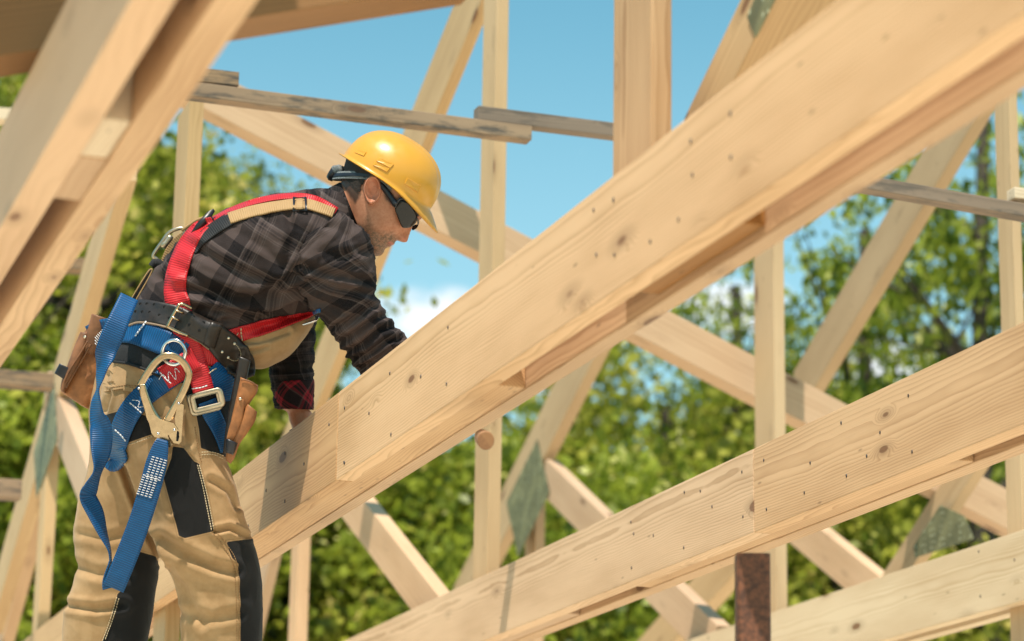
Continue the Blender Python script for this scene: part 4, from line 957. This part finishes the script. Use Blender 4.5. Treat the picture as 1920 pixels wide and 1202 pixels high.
# ---------------- tool pouches
def pouch_root(u, v, w): return Wd([(u, v, w)])[0]
pr = pouch_root(150, 760, 50); pL = empty('tool_pouch', pr); tag(pL, 'brown leather tool pouch hanging at the worker back, on the left', 'tool pouch', 'leather tool pouches on the work belt')
V, F = remesh([loft([(172, 592, 205, 604, 58, 22), (160, 620, 205, 636, 58, 28), (140, 662, 200, 690, 58, 34), (120, 712, 188, 742, 58, 38), (113, 734, 166, 768, 58, 36)], 3, 48, 3.2)[:2]], 3, 3)
mk('pouch_body', folds(V, F, [([(165, 640), (185, 665), (200, 672)], 3, 5)], 1.5, .5, 4.), F, LEA, pL, root=pr)
mk('pouch_gusset', *loft([(151, 622, 168, 626, 36, 16), (139, 650, 160, 660, 30, 18), (128, 680, 146, 692, 26, 18), (116, 712, 128, 722, 26, 16), (113, 730, 122, 738, 26, 14)], 3, 30, 2.6)[:2], LEA2, pL, root=pr)
mk('tool_sleeve', *loft([(172, 588, 203, 598, 32, 16), (168, 604, 200, 614, 30, 15), (160, 632, 190, 642, 28, 12), (150, 655, 176, 668, 26, 8)], 3, 30, 2.5)[:2], LEA2, pL, root=pr)
for pth, w_ in ((((164, 640), (150, 664), (132, 692), (120, 716)), 8), (((170, 646), (156, 672), (138, 702), (124, 728)), 12)): mk('seam_piping', *tube([(*p, w_) for p in pth], 1.8, 6), LEA2, pL, root=pr)
mk('hammer_loop', *loft([(112, 681, 133, 692, 18, 8), (107, 690, 128, 702, 18, 8), (102, 700, 121, 712, 18, 8)], 3, 20, 4)[:2], BLK, pL, root=pr)
disc(159.5, 632, 3, 10, BRASS, 'rivet', pL, 3, 1.5, root=pr)
pr = pouch_root(440, 870, -150); pR = empty('tool_pouch', pr); tag(pR, 'tan leather tool holder with black loop hanging at the worker front hip', 'tool pouch', 'leather tool pouches on the work belt')
mk('holder_back', *loft([(448, 668, 470, 676, -118, 8), (440, 710, 462, 716, -120, 10), (430, 760, 452, 766, -122, 10), (422, 810, 440, 816, -124, 10), (418, 850, 432, 856, -124, 8)], 3, 24, 3)[:2], BELT, pR, root=pr)
mk('tool_sleeve', *loft([(451, 707, 484, 722, -140, 18), (448, 722, 482, 736, -140, 19), (442, 750, 468, 758, -140, 17), (434, 785, 456, 790, -138, 14), (426, 830, 440, 832, -134, 8)], 3, 36, 2.6)[:2], LEA, pR, root=pr)
mk('tool_sleeve', *loft([(464, 757, 482, 772, -150, 13), (456, 772, 478, 790, -150, 14), (444, 800, 464, 812, -148, 13), (434, 825, 450, 832, -146, 12), (424, 852, 440, 858, -144, 10), (424, 864, 432, 870, -144, 6)], 3, 30, 2.6)[:2], LEA, pR, root=pr)
mk('front_flap', *loft([(447, 744, 458, 750, -160, 4), (440, 770, 456, 778, -160, 4), (430, 800, 446, 808, -158, 4), (424, 826, 434, 830, -154, 4)], 3, 16, 3)[:2], LEA, pR, root=pr)
mk('leather_loop', *loft([(424, 822, 446, 831, -152, 16), (423, 838, 441, 846, -152, 16), (422, 848, 437, 853, -152, 15)], 3, 30, 3.2)[:2], BLK, pR, root=pr)
disc(450.5, 748, 3.2, -166, BRASS, 'rivet', pR, 3, 1.5, root=pr)
mk('sleeve_rim', *tube([(452, 712, -158), (462, 713, -161), (474, 718, -160), (483, 726, -152)], 1.6, 6), LEA2, pR, root=pr)

# ---------------- positioning lanyard with scaffold hook
lr = Wd([(212, 1105, -170)])[0]; lan = empty('safety_lanyard', lr); tag(lan, 'blue webbing lanyard looping down the worker thigh from a big metal snap hook', 'lanyard')
def lstrap(name, pts, m=BLUE, parent=None, **k): return strap(name, pts, m, T=None, parent=parent or lan, root=lr, **k)
def so_(u, v, o, d=-120): return surf(TT, u, v, d)-o
lstrap('lanyard_strap', [(243, 556, 36, 0, -120), (226, 593, 39, 0, -158), (213, 624, 43, 0, -166), (200, 655, 40, 0, -164), (192, 682, 40, 52, -162), (186, 709, 40, 71, -162), (182, 730, 40, 84, -162), (179, 754, 40, 65, -162), (181, 780, 40, 48, -162), (189, 803, 42, 12, -164), (190, 850, 42, -35, -164), (184, 885, 40, -69, -162), (171, 916, 40, -50, -162), (166, 932, 40, -40, -162), (180, 962, 40, -42, -160), (194, 1000, 36, -64, -160), (206, 1030, 34, -82, -158), (209, 1054, 30, -85, -156)])
lstrap('lanyard_strap', [(208, 1052, 30, -85, -156), (209, 1070, 36, -60, -154), (211, 1092, 40, -20, -156), (213, 1101, 42, 0, -158)])
lstrap('lanyard_strap', [(212, 1103, 42, 0, -166), (222, 1080, 42, 0, -170), (240, 1036, 42, 0, -172), (261, 980, 41, 0, -174), (280, 920, 41, 0, -176), (293, 870, 40, 0, -178), (301, 838, 30, 0, -178), (305, 824, 20, 0, -176)])
LT = bvh([ribbon([(220, 1084, 42, 0, -170), (240, 1036, 42, 0, -172), (261, 980, 41, 0, -174), (280, 920, 41, 0, -176), (293, 870, 40, 0, -178), (301, 838, 30, 0, -178)], None)[:2]])
parts = []
for blk in (((285, 856), (300, 893)), ((268, 890), (285, 925))):
    for row in np.linspace(0, 1, 9):
        v0 = blk[0][1]+(blk[1][1]-blk[0][1])*row; u0 = blk[0][0]+(blk[1][0]-blk[0][0])*0-row*12
        for k in range(4):
            a = u0+k*7.6; b_ = v0+k*2.2
            parts.append(ribbon([(a, b_, 1.5), (a+5.2, b_+1.6, 1.5)], LT, 1.2, .6, 3, 2)[:2])
mk('stitched_block', *merge(parts), THREAD, lan, root=lr)
parts = []
for row in range(8):
    for k in range(3): parts.append(ribbon([(178+row*2.6, 632-row*3.2+k*5.5+row*.4, 1.3, 0, -45), (181+row*2.6, 636-row*3.2+k*5.5+row*.4, 1.3, 0, -46)], None, 1, .6, 3, 2)[:2])
mk('stitched_block', *merge(parts), THREAD, lan, root=lr)
Z3 = lambda x, y: (230+x/5.008, 640+y/5.008)
wH = surf(TT, 318, 740, -130)-26
hook = empty('snap_hook', (0, 0, 0)); hook.parent = lan
def bar2(pts, wd, th, w, m, name):
    V, F, A = ribbon([(a, b, c_, 0, w) for a, b, c_ in [(q[0], q[1], q[2]) for q in [( *Z3(p[0], p[1]), p[2] if len(p) > 2 else wd) for p in pts]]], None, 0, th, 2.5, 5); return mk(name, V, F, m, hook, root=lr)
bar2([(160, 420), (225, 310), (300, 205), (370, 150), (450, 138), (530, 165), (590, 225), (622, 310), (600, 400), (555, 500), (500, 600), (450, 690), (410, 760)], 13, 8, wH, GOLD, 'hook_bow')
bar2([(180, 405, 13), (195, 480, 15), (235, 600, 17), (275, 700, 22), (330, 790, 26)], 16, 10, wH-4, GOLD, 'hook_gate')
V, F = flatpoly([Z3(*p) for p in [(230, 690), (300, 690), (350, 730), (480, 770), (520, 830), (470, 850), (430, 880), (350, 905), (300, 900), (270, 860)]], wH-6, 8); mk('hook_plate', V, F, GOLD, hook, smooth=False, root=lr)
V, F = flatpoly([Z3(*p) for p in [(520, 570), (575, 600), (560, 800), (550, 940), (530, 965), (480, 955), (440, 900), (430, 860), (500, 830), (490, 720)]], wH-2, 8); mk('hook_lever', V, F, GOLD, hook, smooth=False, root=lr)
V, F = flatpoly([Z3(*p) for p in [(512, 840), (528, 850), (530, 900), (520, 940), (502, 935), (505, 880)]], wH-3.2, 2); mk('lever_slot', V, F, HOLE, hook, smooth=False, root=lr)
V, F = flatpoly([Z3(*p) for p in [(300, 930), (330, 900), (420, 880), (450, 950), (470, 970), (440, 1000), (410, 970), (340, 960), (305, 975)]], wH, 8); mk('hook_eye', V, F, GOLD, hook, smooth=False, root=lr)
for p in ((485, 832), (335, 868), (527, 582), (152, 440)): disc(*Z3(*p), 2.6, wH-8, STEEL, 'rivet', hook, 3, 1.5, root=lr)

# ---------------- dorsal lanyard: karabiner and bundled shock absorber
kr = Wd([(260, 560, 10)])[0]; kl = empty('shock_absorber_lanyard', kr); tag(kl, 'bundled tan and black webbing absorber clipped by a karabiner behind the worker back', 'lanyard')
wk2 = 8.
mk('karabiner', *tube([(294, 486, wk2), (288, 478, wk2), (303, 455, wk2), (318, 436, wk2), (338, 428, wk2), (347, 434, wk2), (340, 455, wk2), (326, 478, wk2), (310, 494, wk2), (300, 498, wk2)], [3.6]*10, 10, True), GOLDS, kl, root=kr)
mk('locking_sleeve', *tube([(305, 464, wk2), (309, 457, wk2), (311, 456, wk2), (318, 446, wk2), (322, 442, wk2)], [6.5, 7, 6, 7, 5], 14, step=False), GOLDS, kl, root=kr)
mk('karabiner_cord', *tube([(341, 432, wk2), (356, 422, 0), (372, 412, -20), (392, 406, -50)], 3.2, 8), TANW, kl, root=kr)
mk('absorber_loop', *tube([(284, 500, wk2), (292, 492, wk2), (302, 498, wk2), (300, 506, wk2)], [7, 8, 8, 6], 10), PAD, kl, root=kr)
for k in range(4):
    o_ = k*8.5; V, F, A = ribbon([(250+o_, 562+k*2, 8, 0, 4), (268+o_*.9, 530+k*3, 8, 0, 2), (282+o_*.75, 506+k*7, 7.5, 0, 2)], None, 0, 26); mk('webbing_fold', V, F, PAD, kl, {'rib': A}, root=kr)
    mk('fold_edge', *tube([(247+o_, 560+k*2, 1), (266+o_*.9, 528+k*3, -1), (280+o_*.75, 507+k*7, -1), (285+o_*.75, 508+k*7, -1), (273+o_*.9, 532+k*3, -1), (254+o_, 565+k*2, 1)], 1.5, 6), TANW, kl, root=kr)

# ---------------- tool whose wooden end shows under the joist
hd = ray(911, 826)*5.62; hb = ray(897, 815)*6.2
th_ = empty('hammer', hd); tag(th_, 'round wooden handle end of a tool poking out below the central joist', 'tool')
ax = (hb-hd)/np.linalg.norm(hb-hd)
ENDG, s, bs = mat('end_grain'); tcn = s.n('ShaderNodeTexCoord').outputs['Object']; xx, yy_, zz_ = s.xyz(tcn)
sp2 = s.m('GREATER_THAN', s.m('ADD', xx, s.m('MULTIPLY', zz_, .8)), 0.0)
st_ = s.m('SINE', s.m('MULTIPLY', s.m('ADD', xx, s.m('MULTIPLY', zz_, -.6)), 2600.)); gr = s.noise(tcn, 300, 3)
P(s, bs, Base_Color=s.mix(s.m('MULTIPLY', gr, 1.), s.mix(sp2, (.16, .06, .025), (.26, .12, .05)), (.34, .18, .08)), Roughness=.7)
def cyl(name, p0, p1, r0, r1, m, seg=28):
    p0 = np.array(p0)-hd; p1 = np.array(p1)-hd; t = (p1-p0)/np.linalg.norm(p1-p0); a = np.cross(t, UP); a /= np.linalg.norm(a); b = np.cross(t, a); V = []
    for p, r in ((p0, r0*.9), (p0+t*.002, r0), (p1, r1)):
        for k in range(seg): V.append(p+(a*math.cos(2*math.pi*k/seg)+b*math.sin(2*math.pi*k/seg)*1.12)*r)
    return link(name, mesh_from(name, V, grid_faces(3, seg)+[tuple(range(seg-1, -1, -1)), tuple(range(2*seg, 3*seg))]), m, th_)
cyl('handle', hd, hd+ax*.30, .0175, .016, ENDG)
# gloves
gl = remesh(hand(*HLw, -1, .55, .98, 1.12)+[tube([(566, 803, 144), (568, 816, 146)], [25, 26], 20)], 2.6, 3); mk('glove', *gl, GLOVE, person)
gl = remesh(hand(*HRw, -1, .75, .98, 1.12), 2.6, 3); mk('glove', *gl, GLOVE, person)
# ------------------------------------------------------------------ ground, trees
GM, s, bs = mat('grass_ground'); tc = s.n('ShaderNodeTexCoord').outputs['Object']; n1 = s.noise(tc, 1.5, 5)
P(s, bs, Base_Color=s.mix(n1, (.05, .08, .02), (.12, .14, .05)), Roughness=.9)
me = mesh_from('ground', [(-400, -400, 0), (400, -400, 0), (400, 400, 0), (-400, 400, 0)], [(0, 1, 2, 3)])
g = link('ground', me, GM); g.location = (0, 0, FLOOR-.05); tag(g, kind='structure')
FM, s, bs = mat('subfloor'); tc = s.n('ShaderNodeTexCoord').outputs['Object']; n1 = s.noise(tc, 3, 5)
P(s, bs, Base_Color=s.mix(n1, (.86, .73, .56), (.93, .81, .64)), Roughness=.8)
me = box_mesh('floor', 22, 26, .12); g = link('floor', me, FM); g.location = (0, 9, FLOOR-.06); g.rotation_euler.z = math.atan2(-DV[0], DV[1]); tag(g, kind='structure')

rp = [(-2.6, 1.4), (-.55, 1.4), (-.55, 4.75), (-2.6, 4.9)]  # unseen panel added overhead to shade the upper left timbers
RV = [(x_, y_, 2.75) for x_, y_ in rp]+[(x_, y_, 2.77) for x_, y_ in rp]; k_ = len(rp)
rf = link('shade_panel', mesh_from('shade_panel', RV, [tuple(range(k_-1, -1, -1)), tuple(range(k_, 2*k_))]+[(i, (i+1) % k_, (i+1) % k_+k_, i+k_) for i in range(k_)]), PINE_D); tag(rf, kind='structure')
BARK = simple('bark', (.055, .042, .03), .9, noise=.5, nscale=18, bump=.6)
def leaf_mat(name, c1, c2, c3):
    m, s, bs = mat(name); s.nt.nodes.remove(bs)
    out = [n for n in s.nt.nodes if n.type == 'OUTPUT_MATERIAL'][0]
    at = s.n('ShaderNodeAttribute', attribute_name='tone'); t = at.outputs['Fac']; oi = s.n('ShaderNodeObjectInfo')
    c = s.mix(s.sm(t, .15, .8), c1, c2); c = s.mix(s.sm(t, .86, .97), c, c3)
    d = s.n('ShaderNodeBsdfDiffuse'); tr = s.n('ShaderNodeBsdfTranslucent'); gl = s.n('ShaderNodeBsdfGlossy'); gl.inputs['Roughness'].default_value = .35
    s.L(c, d.inputs[0]); s.L(s.mix(.5, c, (.5, .6, .05)), tr.inputs[0]); gl.inputs[0].default_value = (.8, .85, .7, 1)
    mx = s.n('ShaderNodeMixShader'); mx.inputs[0].default_value = .45; s.L(d.outputs[0], mx.inputs[1]); s.L(tr.outputs[0], mx.inputs[2])
    m2 = s.n('ShaderNodeMixShader'); m2.inputs[0].default_value = .012; s.L(mx.outputs[0], m2.inputs[1]); s.L(gl.outputs[0], m2.inputs[2])
    s.L(m2.outputs[0], out.inputs[0]); return m
LEAF1 = leaf_mat('leaf_green', (.022, .045, .008), (.34, .38, .05), (.80, .74, .25))
LEAF2 = leaf_mat('leaf_olive', (.035, .05, .010), (.46, .44, .07), (.80, .62, .2))
def crown_mesh(n_clump, n_leaf, r, seed, size=.09, spread=.28, flat=1.0, shell=.55):
    g = np.random.default_rng(seed); V = []; T = []
    for k in range(n_clump):
        d = g.normal(size=3); d /= np.linalg.norm(d); rad = (shell+(1-shell)*g.random())**.8*(.82+.30*g.random())
        c = d*rad*np.array([r, r, r*flat]); n = n_leaf
        sp = spread*g.uniform(.6, 1.3)*r/1.6
        ctr = c + g.normal(size=(n, 3))*sp*np.array([1, 1, .75])
        a = g.normal(size=(n, 3)); a[:, 2] -= .5; a /= np.linalg.norm(a, axis=1)[:, None]
        b = np.cross(a, g.normal(size=(n, 3))); b /= np.linalg.norm(b, axis=1)[:, None]
        sz = size*g.uniform(.5, 1.6, n)[:, None]
        q = np.stack([ctr-a*sz*.5, ctr+b*sz*.33, ctr+a*sz*.5, ctr-b*sz*.33], 1)
        V.append(q.reshape(-1, 3)); T.append(np.repeat(np.clip(g.random()*.35+g.random(n)*.7, 0, 1), 4))
    V = np.concatenate(V); T = np.concatenate(T); nf = len(V)//4
    me = bpy.data.meshes.new('crown'); me.vertices.add(len(V)); me.vertices.foreach_set('co', V.ravel().astype(np.float32))
    me.loops.add(nf*4); me.loops.foreach_set('vertex_index', np.arange(nf*4)); me.polygons.add(nf)
    me.polygons.foreach_set('loop_start', np.arange(nf)*4)
    me.update(calc_edges=True); at = me.attributes.new('tone', 'FLOAT', 'POINT'); at.data.foreach_set('value', T.astype(np.float32)); return me
def tubes_mesh(name, paths, seg=7):
    V, Fc = [], []
    for pts, rad in paths:
        pts = [np.array(p, float) for p in pts]; base = len(V)
        for i, p in enumerate(pts):
            t = pts[min(i+1, len(pts)-1)]-pts[max(i-1, 0)]; t /= np.linalg.norm(t)
            a = np.cross(t, [0.3, .9, .1]); a /= np.linalg.norm(a); b = np.cross(t, a)
            for k in range(seg):
                an = 2*math.pi*k/seg; V.append(p+(a*math.cos(an)+b*math.sin(an))*rad[i])
        for i in range(len(pts)-1):
            for k in range(seg):
                k2 = (k+1) % seg; Fc.append((base+i*seg+k, base+i*seg+k2, base+(i+1)*seg+k2, base+(i+1)*seg+k))
    return mesh_from(name, V, Fc)
CR = [crown_mesh(120, 250, 1.7, s_, .074, .20) for s_ in (1, 2, 3)]
CRS = [crown_mesh(66, 80, 1.7, s_, .078, .15, 1.15, .15) for s_ in (11, 12)]
def trunk_mesh(h, seed, r0=.13, nb=9, reach=1.3, lean=0., fork=.45):
    g = random.Random(seed); paths = []; pts = []; rad = []
    for i in range(9):
        f = i/8; pts.append((lean*f*f+.10*math.sin(f*5+seed), .08*math.sin(f*4+seed*2), h*f)); rad.append(r0*(1-.62*f))
    paths.append((pts, rad))
    for k in range(nb):
        f = g.uniform(fork, .92); i = int(f*8); a = g.uniform(0, 2*math.pi); L = reach*g.uniform(.6, 1.2); p0 = np.array(pts[i])
        d = np.array([math.cos(a), math.sin(a), g.uniform(.5, 1.2)]); q = [p0+d*L*t+np.array([g.uniform(-.08, .08), g.uniform(-.08, .08), .1*t])*(t > 0) for t in (0, .3, .6, 1)]
        paths.append((q, [r0*.42, r0*.3, r0*.18, r0*.06]))
        for _ in range(3):
            b = q[g.choice((1, 2))]; d2 = d+np.array([g.uniform(-.9, .9), g.uniform(-.9, .9), g.uniform(-.3, .5)]); paths.append(([b, b+d2*L*.3, b+d2*L*.55], [r0*.16, r0*.1, r0*.03]))
    return tubes_mesh('trunk', paths)
GT = 'trees behind the timber frame'
def tree(px, Y, ztop_px, r, kind, ci, label, lm=LEAF1, sx=1., sz=1., lean=0., seed=0, nb=9, crown_z=None):
    """tree at image column px, at distance Y; its crown top reaches image row ztop_px"""
    rr = ray(px, 601); x = rr[0]/rr[1]*Y; zt = ray(px, ztop_px)[2]/ray(px, ztop_px)[1]*Y
    root = empty('tree', (x, Y, FLOOR-.05)); tag(root, label, 'tree', GT)
    sc = r/1.7; cz = zt-FLOOR - r*sz*1.0
    c = link('crown', (CR if kind == 0 else CRS)[ci], lm, root); c.location = (lean*.6, 0, cz); c.scale = (sc*sx, sc, sc*sz); c.rotation_euler.z = seed*1.3
    h = cz+r*sz*.75
    link('trunk', trunk_mesh(h, seed+1, .10+.02*r, nb, r*.62, lean), BARK, root, True)
    return root
tree(150, 20, 232, 2.1, 0, 0, 'dense tree filling the sky behind the left post and near joists', LEAF2, sx=.95, sz=1.0, seed=1)
tree(330, 21.5, 262, 1.05, 0, 1, 'rounded treetop edge between the left post and the helmet', LEAF2, sz=1.2, seed=2)
tree(-60, 24, 70, 1.7, 0, 1, 'yellowing tree top in the upper left corner behind the near joists', LEAF2, seed=23)
tree(-60, 19, 560, 2.0, 0, 2, 'bright yellow green bush low at the left edge', LEAF1, seed=3)
tree(330, 22.5, 640, 1.9, 0, 0, 'bushy tree directly behind the worker hips', LEAF1, seed=4)
tree(640, 21, 800, 1.9, 0, 1, 'bright bush under the central joist right of the worker knee', LEAF1, seed=5)
tree(640, 25, 800, 1.7, 0, 2, 'far bush top showing between the worker arms', LEAF1, seed=6)
tree(960, 20.5, 800, 2.0, 0, 2, 'bush behind the perforated nail plate', LEAF1, seed=7)
tree(1230, 23, 640, 2.1, 0, 0, 'broad green tree in the middle right behind the sloping chord', LEAF1, seed=8)
tree(1540, 21, 810, 2.0, 0, 1, 'bush behind the butt joint of the lower right joist', LEAF1, seed=9)
tree(1800, 24, 800, 2.2, 0, 2, 'dark bush in the lower right corner', LEAF2, seed=10)
tree(1400, 24, 440, 1.45, 1, 0, 'loose leafy tree with sky gaps beside the right post', LEAF1, sx=1.1, sz=1.2, seed=11, nb=12)
tree(1640, 22, 330, 1.5, 1, 1, 'airy tree behind the broad brace on the right', LEAF1, sz=1.2, seed=12, nb=12)
tree(1856, 20, 60, 1.5, 1, 0, 'sparse tree with a visible dark trunk at the right edge', LEAF2, sx=.8, sz=1.5, seed=13, nb=16)
tree(1010, 31, 790, 3.0, 0, 0, 'far dark tree low in the centre', LEAF1, seed=14)
tree(300, 31, 500, 3.0, 0, 1, 'far tree behind the treetop at the left', LEAF2, seed=15)
tree(1550, 32, 690, 3.0, 0, 1, 'far tree behind the lower right joist', LEAF1, seed=17)
tree(1960, 31, 640, 2.8, 0, 2, 'far tree beyond the right edge post', LEAF1, seed=18)

# ------------------------------------------------------------------ light, sky, camera
SUN = np.array([-.14, -.42, .86]); SUN /= np.linalg.norm(SUN)
sd = bpy.data.lights.new('sun', 'SUN'); sd.energy = 5.0; sd.angle = R_(.6); sd.color = (1, .915, .80)
so = bpy.data.objects.new('sun', sd); COL.objects.link(so); so.rotation_euler = Vector(SUN).to_track_quat('Z', 'Y').to_euler()
w = bpy.data.worlds.new('World'); scn.world = w; w.use_nodes = True; s = NT(w.node_tree); w.node_tree.nodes.clear()
out = s.n('ShaderNodeOutputWorld'); bg = s.n('ShaderNodeBackground'); s.L(bg.outputs[0], out.inputs[0])
sky = s.n('ShaderNodeTexSky', sky_type='NISHITA', sun_disc=False); sky.sun_elevation = math.asin(SUN[2]); sky.sun_rotation = math.atan2(SUN[0], SUN[1])
sky.air_density = 1.0; sky.dust_density = .4; sky.ozone_density = 1.0
dirv = s.n('ShaderNodeTexCoord').outputs['Generated']
x, y, z = s.xyz(dirv)
el = z
nz = s.noise(s.v('MULTIPLY', dirv, (9, 9, 22)), 1.0, 5, .55, .3)
nz2 = s.noise(s.v('MULTIPLY', dirv, (3, 3, 7)), 1.0, 4, .6)
thr = s.sm(el, .228, .285, .19, -.36)
bl = None
for (px, py, rx, rz_) in ((820, 605, 200, 85), (1010, 700, 200, 50), (1365, 575, 150, 80), (1690, 700, 230, 100), (560, 700, 120, 60)):
    q = ray(px, py); q /= np.linalg.norm(q)
    dd = s.v('LENGTH', s.v('MULTIPLY', s.v('SUBTRACT', dirv, tuple(q)), (FP/rx, FP/rx, FP/rz_)))
    e_ = s.sm(dd, .1, 1.25, 1., 0.); bl = e_ if bl is None else s.m('MAXIMUM', bl, e_)
nz3_ = s.noise(s.v('MULTIPLY', dirv, (60, 60, 110)), 1.0, 5, .6, .4)
cl = s.m('MULTIPLY', s.sm(s.m('ADD', s.m('MULTIPLY', bl, .75), s.m('MULTIPLY', s.m('SUBTRACT', nz3_, .5), 1.1)), .22, .72), .92)
tint = s.mix(1., sky.outputs[0], (1.22, 2.0, 1.66), 'MULTIPLY')
pale = s.mix(s.sm(el, .22, .38, .40, 0.), tint, (6.2, 9.2, 10.4))
s.L(s.mix(cl, pale, (11., 11.2, 11.4)), bg.inputs[0]); bg.inputs[1].default_value = .078
cam = bpy.data.cameras.new('camera'); co = bpy.data.objects.new('camera', cam); COL.objects.link(co); scn.camera = co
Mt = Matrix([list(M[0]), list(M[1]), list(M[2])])
co.matrix_world = Mt.to_4x4()
cam.sensor_width = 36; cam.lens = FP/1920*36; cam.clip_end = 2000; cam.clip_start = .05
cam.dof.use_dof = True; cam.dof.focus_distance = 6.75; cam.dof.aperture_fstop = cam.lens/1000/.028
scn.view_settings.view_transform = 'Standard'; scn.view_settings.look = 'None'; scn.view_settings.exposure = .38; scn.view_settings.gamma = 1
